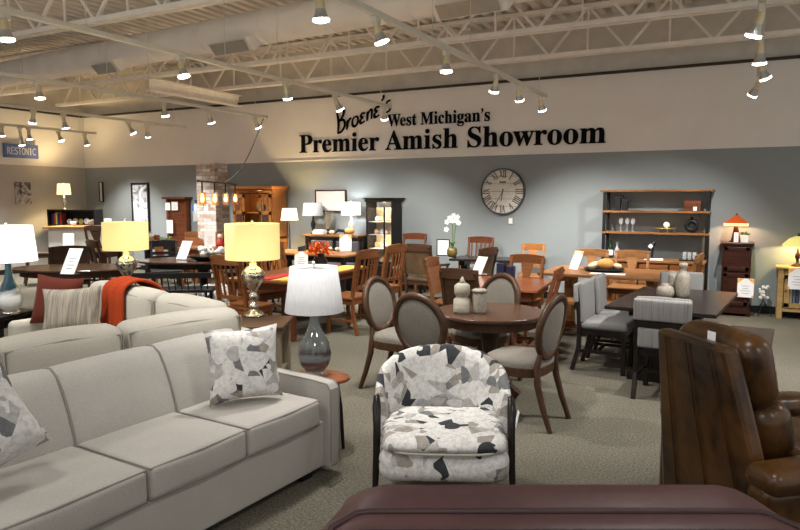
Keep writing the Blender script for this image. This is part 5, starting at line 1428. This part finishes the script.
# ================================================================== curio cabinet, sideboard, hutch, column
x0, x1 = on_y(366, 230, 10.75).x, on_y(392.5, 230, 10.75).x; w_ = x1-x0
cu = thing('curio_cabinet', 'tall dark curio cabinet with lit glass shelves of dishware', 'cabinet', ((x0+x1)/2, 10.93, 0))
H = 1.67
m = MB(); cabinet_box(m, w_, .36, H-.06, .03, False, .06); m.box((0, 0, .27), (w_-.04, .34, .38)); m.box((0, -.17, .50), (w_, .02, .06)); m.box((w_*.19, -.17, 1.02), (.03, .02, 1.02)); part('carcass', m, M['dark'], cu, .003)
m = MB(); m.box((0, 0, H+.02), (w_+.10, .46, .03)); m.box((0, 0, H-.02), (w_+.04, .41, .05)); part('cornice', m, M['dark'], cu, .01)
m = MB(); m.box((0, 0, .03), (w_+.02, .38, .06)); part('base', m, M['dark'], cu)
m = MB(); m.box((0, .165, 1.0), (w_-.06, .012, 1.05)); part('back_panel', m, M['amber_back'], cu)
ZS = (.48, .76, 1.02, 1.26)
for z in ZS[1:]:
    m = MB(); m.box((0, 0, z), (w_-.07, .28, .01)); part('shelf', m, M['white'], cu)
m = MB(); m.box((-w_*.16, -.172, 1.02), (w_*.60, .006, 1.0)); m.box((w_*.34, -.172, 1.02), (w_*.22, .006, 1.0)); part('glass_pane', m, M['pane'], cu)
ld = bpy.data.lights.new('cabinet_light', 'POINT'); ld.energy = 4; ld.color = (1, .85, .6); ld.shadow_soft_size = .03
lo = bpy.data.objects.new('cabinet_light', ld); COL.objects.link(lo); lo.parent = cu; lo.location = (0, -.02, 1.5)
ld = bpy.data.lights.new('cabinet_light', 'POINT'); ld.energy = 3; ld.color = (1, .85, .6); ld.shadow_soft_size = .03
lo = bpy.data.objects.new('cabinet_light', ld); COL.objects.link(lo); lo.parent = cu; lo.location = (0, -.1, .9)
sh = ('lowest', 'second', 'third', 'top'); ps = ('post side', 'middle', 'narrow glass side', 'door side')
for k, z in enumerate((.465, .766, 1.026, 1.266)):
    for i, u in enumerate((-.30, -.12, .06, .30)):
        t = MB(); r_ = .033+.006*((i+k) % 3)
        if (i+k) % 2: t.x = Matrix.Translation((0, .03, 0)) @ Matrix.Rotation(PI/2-.2, 4, 'X'); t.lathe([(.001, 0), (r_*1.2, .004), (r_*1.45, .02), (r_*1.4, .022), (.001, .008)], 18, (0, r_*1.45, 0)); nm, ct = 'plate', 'plate'
        else: t.lathe([(.001, 0), (r_*.6, 0), (r_, r_*.8), (r_*.8, r_*1.8), (r_*.5, r_*2), (r_*.55, r_*2.3), (r_*.4, r_*2.3), (.001, r_*1.9)], 16); nm, ct = 'display_jug', 'jug'
        solo(nm, t, M['dishware'] if (i+k) % 3 else M['white'], ('painted ' if (i+k) % 3 else 'white ')+ct+' on the '+sh[k]+' curio shelf, '+('by the hinge', 'second from the hinge', 'beside the centre post', 'behind the narrow pane')[i], ct, (cu.location.x+u*w_, 10.95, z), 0, 'dishware in the curio cabinet')

# sideboard with two lamps, picture above
x0, x1 = on_y(304, 240, 10.72).x, on_y(358, 240, 10.72).x; w_ = x1-x0
sb = thing('sideboard', 'dark sideboard with wood top under the pale framed print', 'sideboard', ((x0+x1)/2, 10.92, 0))
m = MB(); m.box((0, 0, .53), (w_-.04, .38, .86)); part('body', m, M['dark'], sb, .004)
m = MB(); m.box((0, 0, .98), (w_, .42, .035)); part('top', m, M['rustic'], sb, .005)
m = MB(); m.box((0, 0, .05), (w_-.1, .34, .1)); part('base', m, M['dark'], sb)
for i in range(4):
    m = MB(); dw = (w_-.08)/4; m.box((-w_/2+.04+dw*(i+.5), -.197, .55), (dw-.015, .016, .74)); dr_ = part('door', m, M['dark'], sb, .004)
    g = MB(); g.tube([(-w_/2+.04+dw*(i+.5)+.08*(1 if i % 2 == 0 else -1), -.225, .6), (-w_/2+.04+dw*(i+.5)+.08*(1 if i % 2 == 0 else -1), -.205, .6)], .012, 8); part('knob', g, M['chrome'], dr_)
ZSB = .9985
lamp('white drum lamp switched on at the curio end of the sideboard', (on_y(351, 215, 10.9).x, 10.9, ZSB), M['white'], M['shade_white'], .19, .18, .25, .66, 'stick', 12, (.9, .95, 1))
lamp('unlit pale lamp standing in front of the framed print', (on_y(313, 215, 10.9).x, 10.9, ZSB), M['black'], M['shade_pale'], .21, .18, .25, .64, 'stick')
q = on_y(327, 230, 11.0); t = thing('twig_arrangement', 'dry twig arrangement in a dark pot on the sideboard', 'twigs', (q.x, 11.02, ZSB))
m = MB(); m.lathe([(.001, 0), (.05, 0), (.06, .06), (.04, .1), (.001, .09)], 14); part('pot', m, M['mahog'], t)
m = MB(); rnd = random.Random(21)
for i in range(26):
    a = rnd.uniform(0, 6.28); R_ = rnd.uniform(.02, .16); m.tube([(0, 0, .08), (R_*.7*math.cos(a), R_*.4*math.sin(a), .24), (R_*math.cos(a), R_*.5*math.sin(a), .3+rnd.uniform(0, .2))], [.004, .004, .003], 5)
part('twigs', m, plain('dry_twig', (.34, .29, .22), .8), t)
q = on_y(319, 235, 10.78)
for i, (bw_, lab) in enumerate(((.24, 'pale book lying flat, lowest of the three on the sideboard'), (.26, 'pale book in the middle of the flat pile on the sideboard'), (.22, 'pale book on top of the flat pile on the sideboard'))):
    m = MB(); m.box((0, 0, .0145), (bw_, .14, .028)); solo('book', m, M['offwhite'], lab, 'book', (q.x+.005*i, 10.80, ZSB+.03*i), .0, 'flat books on the sideboard', .003)
q = on_y(350, 235, 10.8); pumpkin(q.x, 10.79, ZSB, .10, M['pumpkin'], 'orange pumpkin at the curio end of the sideboard')
q = on_y(332, 235, 10.8); pumpkin(q.x, 10.79, ZSB, .06, M['palepump'], 'little pale pumpkin in the middle of the sideboard')
m = MB(); qs = [on_y(a, 232, 10.82).x for a in (333, 343.5)]
m.tube([(0, 0, .02), (.1, 0, .09), (.25, .01, .07), (qs[1]-qs[0], 0, .02)], [.015, .03, .03, .012], 8); solo('leaf_garland', m, M['black'], 'dark arched garland on the sideboard beside the pumpkin', 'garland', (qs[0], 10.86, ZSB-.004))
q = on_y(300, 235, 10.8)
pa = on_y(316, 190, WY); pb = on_y(347, 212, WY)
def picture(label, xa, xb, za, zb, art, fr, bw=.03, name='framed_picture', wallx=False, y=None):
    w2, h2 = abs(xb-xa), abs(za-zb)
    t = thing(name, label, 'picture', ((xa+xb)/2, WY-.02, (za+zb)/2)) if not wallx else thing(name, label, 'picture', (WX+.02, (xa+xb)/2, (za+zb)/2), PI/2)
    m = MB(); m.box((0, 0, 0), (w2-bw, .02, h2-bw)); part('print', m, art, t)
    if fr:
        m = MB()
        for s_ in (-1, 1): m.box((s_*(w2/2-bw/2), -.008, 0), (bw, .036, h2)); m.box((0, -.008, s_*(h2/2-bw/2)), (w2-2*bw, .036, bw))
        part('frame', m, fr, t, .003)
    return t
picture('pale landscape print in a thin brown frame above the sideboard', pa.x, pb.x, pa.z, pb.z, M['paleprint'], M['walnut'], .025)
a = on_y(132, 183, WY); b = on_y(151, 231, WY)
picture('tall narrow ink floral picture in a black frame', a.x, b.x, a.z, b.z, M['floralart'], M['black'], .045)
a = on_y(100, 182, WY); b = on_y(104.5, 202, WY)
picture('small narrow white plaque in a dark frame near the wall corner', a.x, b.x, a.z, b.z, M['offwhite'], M['dark'], .02)
a = on_x(14, 182, WX); b = on_x(31, 204, WX)
picture('square dark animal canvas on the taupe wall', a.y, b.y, a.z, b.z, M['cowart'], None, .0, 'canvas_picture', True)

# oak hutch
fx0, fx1 = on_y(233, 200, 10.62).x, on_y(271.5, 200, 10.62).x; w_ = fx1-fx0
hu = thing('oak_hutch', 'honey oak hutch with sliding barn doors behind the yellow drum lamp', 'hutch', ((fx0+fx1)/2, 10.88, 0))
m = MB(); cabinet_box(m, w_, .44, 1.86, .035, True, .02); m.box((0, -.02, .9), (w_, .46, .04)); m.box((0, -.02, 1.4), (w_-.06, .4, .02)); m.box((0, -.24, .46), (w_-.06, .02, .84)); part('carcass', m, M['oak'], hu, .004)
m = MB(); m.box((0, 0, 1.91), (w_+.08, .58, .06)); part('cornice', m, M['oak'], hu, .012)
m = MB(); m.box((0, -.262, 1.79), (w_-.1, .012, .03)); part('door_track', m, M['black_metal'], hu)
for sx in (-1, 1):
    xc = sx*w_*.34; dw = w_*.30
    m = MB()
    for s_ in (-1, 1): m.box((xc+s_*(dw/2-.03), -.265, 1.36), (.06, .022, .84))
    for z in (.98, 1.40, 1.74): m.box((xc, -.265, z), (dw, .022, .07))
    for s_ in (-.5, .5): m.box((xc+s_*dw*.34, -.265, 1.57), (.022, .016, .3))
    dr_ = part('door', m, M['oak'], hu, .003)
    g = MB(); g.box((xc, -.256, 1.36), (dw-.1, .005, .74)); part('door_glass', g, M['pane'], dr_)
    h_ = MB(); h_.box((xc-sx*dw*.4, -.285, 1.3), (.016, .016, .14)); part('handle', h_, M['black_metal'], dr_)
ld = bpy.data.lights.new('cabinet_light', 'POINT'); ld.energy = 2.5; ld.color = (1, .75, .5); ld.shadow_soft_size = .03
lo = bpy.data.objects.new('cabinet_light', ld); COL.objects.link(lo); lo.parent = hu; lo.location = (0, -.02, 1.8)
t = MB(); t.lathe([(.001, 0), (.05, 0), (.09, .09), (.07, .16), (.03, .2), (.04, .23), (.001, .22)], 14); solo('display_jug', t, plain('green_glaze', (.10, .2, .12), .3), 'green glazed jug inside the oak hutch', 'jug', (hu.location.x+.03, 10.88, 1.4105))
t = MB(); t.lathe([(.001, 0), (.06, 0), (.11, .08), (.12, .1), (.1, .1), (.001, .02)], 16); solo('display_bowl', t, M['dishware'], 'painted bowl on the lower hutch shelf', 'bowl', (hu.location.x-.27, 10.86, .921))
q = on_y(262, 222, 10.55); card('price card with autumn border at the foot of the hutch doors', (q.x, 10.66, .921), 0, .2, .26, .1, autumn=True)
# floor lamp beside the hutch
p = on_y(289.5, 215, 10.55); fl = thing('floor_lamp', 'bronze floor lamp with glowing cream shade beside the oak hutch', 'lamp', (p.x, 10.55, 0))
m = MB(); m.lathe([(.001, 0), (.14, 0), (.14, .02), (.03, .04), (.001, .04)], 20); part('base', m, M['mahog'], fl)
m = MB(); m.tube([(0, 0, .03), (0, 0, 1.46)], .013, 8); part('pole', m, M['mahog'], fl)
m = MB(); m.lathe([(.17, 1.27), (.135, 1.50), (.131, 1.50), (.166, 1.27), (.17, 1.27)], 28); part('lamp_shade', m, M['shade_warm'], fl)
ld = bpy.data.lights.new('lamp_glow', 'POINT'); ld.energy = 75; ld.color = (1, .72, .36); ld.shadow_soft_size = .04
lo = bpy.data.objects.new('lamp_glow', ld); COL.objects.link(lo); lo.parent = fl; lo.location = (0, 0, 1.39)

# brick column, extinguisher, plaque
x0, xm = on_y(197, 200, 10.80).x, on_y(215.5, 200, 10.80).x
m = MB(); m.box(((x0+xm)/2, (10.80+WY)/2, ZP/2), (xm-x0, WY-10.80, ZP)); o = struct('wall_column', m, M['brick'])
q = on_y(206.5, 208, 10.80); m = MB(); m.box((0, -.006, 0), (.10, .012, .16)); solo('wall_plaque', m, M['paper'], 'small white notice on the brick column', 'notice', (q.x, 10.80, q.z))
q = on_y(197, 212, 10.6); fe = thing('fire_extinguisher', 'silver fire extinguisher with blue tag hung on the brick column edge', 'fire extinguisher', (x0-.085, 10.86, q.z-.22))
m = MB(); m.lathe([(.001, 0), (.07, 0), (.075, .02), (.075, .33), (.04, .38), (.02, .4), (.001, .4)], 18); part('cylinder', m, M['extinguisher_white'], fe)
m = MB(); m.tube([(0, 0, .39), (0, 0, .44)], .022, 8); m.bar((-.04, 0, .45), (.06, 0, .47), .02, .02); part('valve', m, M['black'], fe)
m = MB(); m.tube([(.03, -.02, .43), (.09, -.04, .36), (.085, -.04, .1)], .012, 8); part('hose', m, M['black'], fe)
m = MB(); m.box((-.03, -.077, .3), (.05, .004, .12)); part('tag', m, M['bluelabel'], fe)
m = MB(); m.box((.06, .075, .25), (.05, .02, .3)); part('bracket', m, M['black'], fe)

# linear chandelier on a swagged cord
pa = at(198, 181, 1.95); pb = at(237, 184.5, 1.95)
pd = thing('linear_chandelier', 'black bar chandelier with four glowing bulbs before the brick column', 'chandelier', (pa.x, pa.y, 1.95), math.atan2(pb.y-pa.y, pb.x-pa.x))
Lc = (Vector((pb.x, pb.y, 0))-Vector((pa.x, pa.y, 0))).length
m = MB(); m.box((Lc/2, 0, 0), (Lc, .03, .025)); part('bar', m, M['black_metal'], pd)
m = MB(); ce_ = Matrix.Rotation(-pd.rotation_euler.z, 3, 'Z') @ (Vector((TR[3], 9.46, ZR-.03))-Vector((pa.x, pa.y, 1.95)))
m.tube([Vector((Lc*.62, 0, 0)).lerp(ce_, t_) - Vector((0, 0, .22*math.sin(PI*t_))) for t_ in (0, .15, .3, .45, .6, .75, .9, 1)], .008, 6); part('cord', m, M['black'], pd)
AMB = clear('amber_tinted_glass', (1, .78, .5), .05)
for i in range(4):
    u = Lc*(.08+.285*i); m = MB(); m.tube([(u, 0, -.01), (u, 0, -.19)], .012, 8); part('socket', m, M['black_metal'], pd)
    g = MB(); g.lathe([(.055, -.37), (.055, -.17), (.02, -.15), (.018, -.155), (.052, -.175), (.052, -.37), (.055, -.37)], 16, (u, 0, 0)); part('glass_shade', g, AMB, pd)
    b = MB(); b.lathe([(.001, -.32), (.022, -.305), (.03, -.275), (.022, -.235), (.012, -.19), (.001, -.188)], 12, (u, 0, 0)); part('bulb', b, M['bulb_warm'], pd)
ld = bpy.data.lights.new('lamp_glow', 'POINT'); ld.energy = 14; ld.color = (1, .72, .4); ld.shadow_soft_size = .1
lo = bpy.data.objects.new('lamp_glow', ld); COL.objects.link(lo); lo.parent = pd; lo.location = (Lc/2, 0, -.45)

# hall tree
x0, x1 = on_y(162, 210, 10.85).x, on_y(182, 210, 10.85).x; w_ = x1-x0
ht = thing('hall_tree', 'reddish mahogany hall tree with coat hooks and white cards', 'hall tree', ((x0+x1)/2-.04, 11.06, 0))
m = MB()
for sx in (-1, 1): m.box((sx*(w_/2-.03), 0, .85), (.06, .10, 1.7))
m.box((0, .0, .95), (w_-.1, .02, 1.5)); part('back_panel', m, M['cherry'], ht, .003)
m = MB(); m.box((0, -.01, 1.70), (w_+.08, .26, .05)); part('cornice', m, M['cherry'], ht, .008)
m = MB(); m.box((0, 0, .45), (w_-.1, .22, .04)); m.box((0, .04, 1.2), (w_-.1, .12, .03)); part('seat', m, M['cherry'], ht)
for i in range(4):
    m = MB(); x = -w_*.3+w_*.2*i; m.tube([(x, .0, 1.33), (x, -.06, 1.31), (x, -.08, 1.35)], .012, 6); part('coat_hook', m, M['chrome'], ht)
for px, z0, w2, h2, lab in ((171.5, 1.42, .15, .17, 'square white card on the upper hall tree panel'), (178.5, 1.42, .19, .19, 'wider cream card on the upper hall tree panel'), (173, .95, .19, .30, 'tall white card leaning in the hall tree below its hooks')):
    q = on_y(px, 215, 11.1); card(lab, (q.x, 10.995, z0 if z0 > 1.3 else .9), 0, w2, h2, 0, stand=False)

# ================================================================== tables and chairs on the far-left side
# dark dining table with white flowers
T2 = Vector((-7.55, 7.75, 0))
table('dark oval dining table with white flowers under the brick column', T2, .55, 2.0, 1.15, .75, M['tabletop'], M['dark'], 'pedestal', round_=True)
q = at(181, 260, .75); card('tilted white price card on the dark oval table', (q.x, q.y, .755), facing(.106, -1), .19, .32, .55)
q = at(210, 261, .75); bo = thing('flower_bowl', 'dark wooden dough bowl filled with white flowers', 'flowers', (q.x, q.y, .75), .4)
m = MB(); m.lathe([(.001, 0), (.2, 0), (.34, .06), (.36, .075), (.33, .07), (.2, .02), (.001, .02)], 24, sy=.45); part('bowl', m, M['dark'], bo)
m = MB(); rnd = random.Random(4)
for i in range(26): m.ball((rnd.uniform(-.14, .2), rnd.uniform(-.07, .07), .08+rnd.uniform(0, .11)), rnd.uniform(.03, .05), 7)
part('blossoms', m, M['petal'], bo)
chair('black slat chair in front of the green planter, behind the dark oval table', (-8.92, 8.27, 0), facing(.75, -.6), M['black'], M['black'], 'ladder', h=.95)
chair('dark chair behind the white flower bowl', (-7.6, 8.75, 0), facing(-.1, -1), M['black'], M['black'], 'panel', h=.98)
wb = windsor('black windsor bench at the sectional side of the dark oval table', (-7.12, 6.72, 0), facing(-.52, .85), None, 1.15, None, .70, 'windsor_bench', 'bench')
w1 = windsor('black windsor chair between the mercury lamp and the dark oval table', (-6.68, 7.95, 0), facing(-1, .1), 'black windsor chairs')
dup(w1, (-6.6, 8.62, 0), facing(-.9, -.4), 'black windsor chair beyond the mercury lamp body', 'black windsor chairs')
q = at(209, 291, .45); t = thing('pouf', 'grey and white patterned pouf under the dark oval table', 'pouf', (-7.0, 7.42, 0))
m = MB(); m.cushion((0, 0, .21), (.44, .44, .42), .14, (.02, .02, .02), 6); part('pouf_body', m, M['geo3'], t)
# brown oval table with tilted card, left
T1 = Vector((-8.3, 6.1, 0))
table('brown oval table with a tilted card behind the white drum lamp', T1, .5, 1.75, 1.05, .745, M['tabletop'], M['walnut'], 'pedestal', round_=True)
q = at(67, 275, .745); card('tilted white price card on the brown oval table', (q.x, q.y, .75), facing(.25, -.97), .20, .36, .55)
chair('brown chair with rounded top rail behind the brown oval table', (-9.35, 6.75, 0), facing(.8, -.6), M['walnut'], M['walnut'], 'panel', h=.93, w=.58, rail_curve=.06)
chair('dark chair with wide centre splat next to the yellow drum lamp', (-9.85, 7.9, 0), facing(.3, .95), M['walnut'], M['walnut'], 'tback', h=.99, w=.48)
chair('dark chair half hidden behind the white drum lamp', (-8.95, 4.95, 0), facing(.5, .86), M['dark'], M['dark'], 'panel', h=.95)
# third table with upright card
T3 = at(88, 250, .76); T3.z = 0
table('small brown table with an upright white card by the island', T3, .5, 1.0, .8, .76, M['walnut'], M['walnut'], 'leg')
q = at(65, 248, .76); card('upright white price card on the small brown table', (q.x+.1, q.y, .765), facing(.45, -.9), .21, .27, .1)
q = at(101, 246, .76); m = MB(); m.lathe([(.001, 0), (.05, 0), (.06, .08), (.03, .13), (.035, .3), (.02, .3), (.001, .25)], 14); solo('vase', m, M['white'], 'white slender vase on the small brown table', 'vase', (q.x-.15, q.y, .76))
# white island with wooden top, bar chairs
IS = Vector((-12.2, 9.35, 0))
il = thing('kitchen_island', 'white island counter with wood top in front of the bookcase', 'island', IS, .45)
m = MB(); m.box((0, 0, .56), (1.5, .6, 1.04)); part('body', m, M['offwhite'], il, .004)
m = MB(); m.box((0, 0, 1.10), (1.65, .75, .04)); part('counter_top', m, M['oak'], il, .005)
m = MB(); m.box((0, 0, .02), (1.2, .5, .04)); part('base', m, M['black'], il)
G = 'brown bar chairs at the island'
c1 = chair('brown bar chair beside the white drum lamp, at the island', (on_y(38, 235, 8.35).x, 8.35, 0), facing(.5, .86), M['walnut'], M['walnut'], 'tback', h=1.16, sh=.62, group=G, name='bar_chair')
dup(c1, (-11.45, 9.05, 0), facing(-.4, .9), 'brown bar chair at the island end next to the yellow drum lamp', G)
for i, (px, lab) in enumerate(((57, 'small white cup on the island next to the bar chair'), (68, 'small white bowl in the middle of the island'), (78, 'small white jar at the far island end'))):
    q = Vector((IS.x-.35+.33*i, IS.y-.15+.16*i, 1.121)); m = MB(); r_ = .05+.01*i; m.lathe([(.001, 0), (r_*.7, 0), (r_, .05), (r_, .09+.03*i), (r_*.85, .09+.03*i), (.001, .03)], 14); solo(('cup', 'bowl', 'jar')[i], m, M['white'] if i != 1 else M['stoneware'], lab, ('cup', 'bowl', 'jar')[i], q, 0, 'crockery on the island')
# bookcase in the corner with lamp
p0, p1 = on_y(53, 220, 9.95), on_y(98, 220, 10.4); L_ = 1.15
bc = thing('bookcase', 'dark bookcase with books in the wall corner under the glowing lamp', 'bookcase', ((p0.x+p1.x)/2, (p0.y+p1.y)/2, 0), .38)
m = MB(); cabinet_box(m, L_, .34, 1.44, .035); m.box((0, 0, 1.08), (L_-.06, .32, .03)); m.box((0, 0, .72), (L_-.06, .32, .03)); m.box((0, 0, .36), (L_-.06, .32, .03)); part('carcass', m, M['dark'], bc, .003)
c_, s_ = math.cos(.38), math.sin(.38)
def bcp(u, v, z): return (bc.location.x+c_*u-s_*v, bc.location.y+s_*u+c_*v, z)
cols = [plain('spine_navy', (.03, .03, .09), .6), plain('spine_red', (.3, .04, .03), .6), plain('spine_gold', (.55, .42, .12), .6), M['white'], M['offwhite']]
cn = ('navy', 'red', 'gold', 'white', 'ivory')
for i in range(5):
    m = MB(); h = .24+.02*(i % 3); m.box((0, 0, h/2), (.04, .2, h)); solo('book', m, cols[i % 3], cn[i % 3]+' book upright in the corner bookcase', 'book', bcp(-.50+.05*i, 0, 1.0955), .38, 'upright books in the corner bookcase', .002)
for i in range(5):
    m = MB(); r_ = .05+.006*(i % 2); m.x = Matrix.Rotation(PI/2-.15, 4, 'X'); m.lathe([(.001, 0), (r_, .005), (r_*1.25, .02), (r_*1.2, .022), (.001, .01)], 18, (0, r_*1.25, 0))
    solo('plate', m, (M['white'], M['dishware'], cols[2])[i % 3], ('white', 'painted', 'gold')[i % 3]+' plate standing in the corner bookcase, '+('next to the books', 'second from the books', 'in the middle', 'fourth from the books', 'at the outer side')[i], 'plate', bcp(-.16+.14*i, .03, 1.0955), .38, 'plates in the corner bookcase')
q = on_y(63, 208, bc.location.y); 
lamp('dark ball lamp with glowing amber shade on the corner bookcase', bcp(-.25, 0, 1.44), M['mercury'], M['shade_warm'], .15, .13, .25, .62, 'stick', 95, (1, .75, .38))
# planter box, orange chairs and table beyond
q = at(160, 243, .76); pb_ = thing('planter_box', 'black trough of green plants on a stand below the ink picture', 'planter', (q.x-.12, q.y+.1, 0), .2)
m = MB(); m.box((0, 0, .70), (.7, .2, .16)); part('trough', m, M['black'], pb_, .004)
m = MB()
for sx in (-1, 1): m.box((sx*.3, 0, .31), (.04, .18, .62))
part('stand', m, M['black'], pb_)
m = MB(); rnd = random.Random(13)
for i in range(120):
    c = Vector((rnd.uniform(-.34, .34), rnd.uniform(-.08, .08), .78+rnd.uniform(0, .1))); t1 = Vector((rnd.uniform(-1, 1), rnd.uniform(-1, 1), rnd.uniform(.2, 1))).normalized(); t2 = t1.cross(Vector((.2, .9, .3))).normalized()
    m.add([c-t1*.035, c+t2*.016, c+t1*.035, c-t2*.016], [(0, 1, 2, 3)], False)
part('foliage', m, plain('grass_green', (.12, .2, .06), .6, 0, .3, 20), pb_)
T4 = Vector((-9.3, 9.7, 0))
table('honey table in front of the brick column with a figurine', T4, .3, .95, .75, .76, M['orange'], M['orange'], 'leg')
G = 'honey chairs by the hall tree'
c1 = chair('honey panel chair nearest the hall tree', (on_y(171, 235, 9.6).x, 9.6, 0), facing(.8, .5), M['orange'], M['orange'], 'panel', h=.96, group=G)
dup(c1, (on_y(186.5, 235, 10.45).x, 10.5, 0), facing(.3, -.95), 'honey panel chair second from the hall tree', G)
dup(c1, (on_y(204, 235, 10.3).x, 10.35, 0), facing(.1, -1), 'honey panel chair between the honey table and the brick column', G)
q = at(210, 247, .76); card('upright white price card on the honey table', (q.x, q.y, .765), facing(.45, -.9), .21, .30, .08)
q = at(218, 246, .76); t = thing('figurine', 'small red and white figurine beside the upright card', 'figurine', (q.x+.05, q.y, .76))
m = MB(); m.lathe([(.001, 0), (.07, 0), (.075, .05), (.05, .12), (.03, .15), (.001, .15)], 14); part('figurine_body', m, plain('figurine_red', (.45, .05, .04), .5), t)
m = MB(); m.ball((0, 0, .19), .045, 10); part('figurine_head', m, M['petal'], t)
# table with card and dark settle in front of the sideboard
T5 = Vector((-6.75, 9.62, 0))
table('brown wood table with a card and garland in front of the sideboard', T5, .0, 1.7, .75, .76, M['rustic'], M['dark'], 'leg')
q = at(344, 252, .76); card('price card with autumn border in front of the curio cabinet', (q.x, q.y+.05, .765), facing(.45, -.9), .21, .29, .1, autumn=True)
for i, (dx, lab) in enumerate(((-.2, 'small amber gourd by the bordered card on the brown table'), (-.36, 'amber gourd further along the brown table'))):
    pumpkin(q.x+dx, q.y+.1, .76, .05, M['palepump'], lab)
bn = thing('settle_bench', 'dark settle with charcoal cushions between the brown table and the sideboard', 'bench', (-7.0, 10.44, 0), 0)
m = MB(); m.box((0, 0, .40), (1.2, .46, .06)); part('seat', m, M['dark'], bn)
m = MB(); m.cushion((0, -.02, .46), (1.12, .42, .08), .03, (0, 0, .01), 5); part('seat_cushion', m, M['charcoal'], bn)
m = MB(); m.box((0, .22, .93), (1.2, .04, .06)); m.box((0, .22, .56), (1.2, .03, .05))
for x in (-.58, 0, .58): m.box((x, .22, .7), (.05, .04, .5))
part('back_frame', m, M['dark'], bn)
for x in (-.29, .29):
    m = MB(); m.cushion((x, .19, .73), (.50, .07, .33), .03, (0, .01, 0), 4); part('back_cushion', m, M['charcoal'], bn)
for sx in (-1, 1):
    for sy in (-1, 1):
        m = MB(); m.box((sx*.56, sy*.19, .185), (.05, .05, .37)); part('leg', m, M['dark'], bn)
T6 = Vector((-8.2, 9.6, 0))
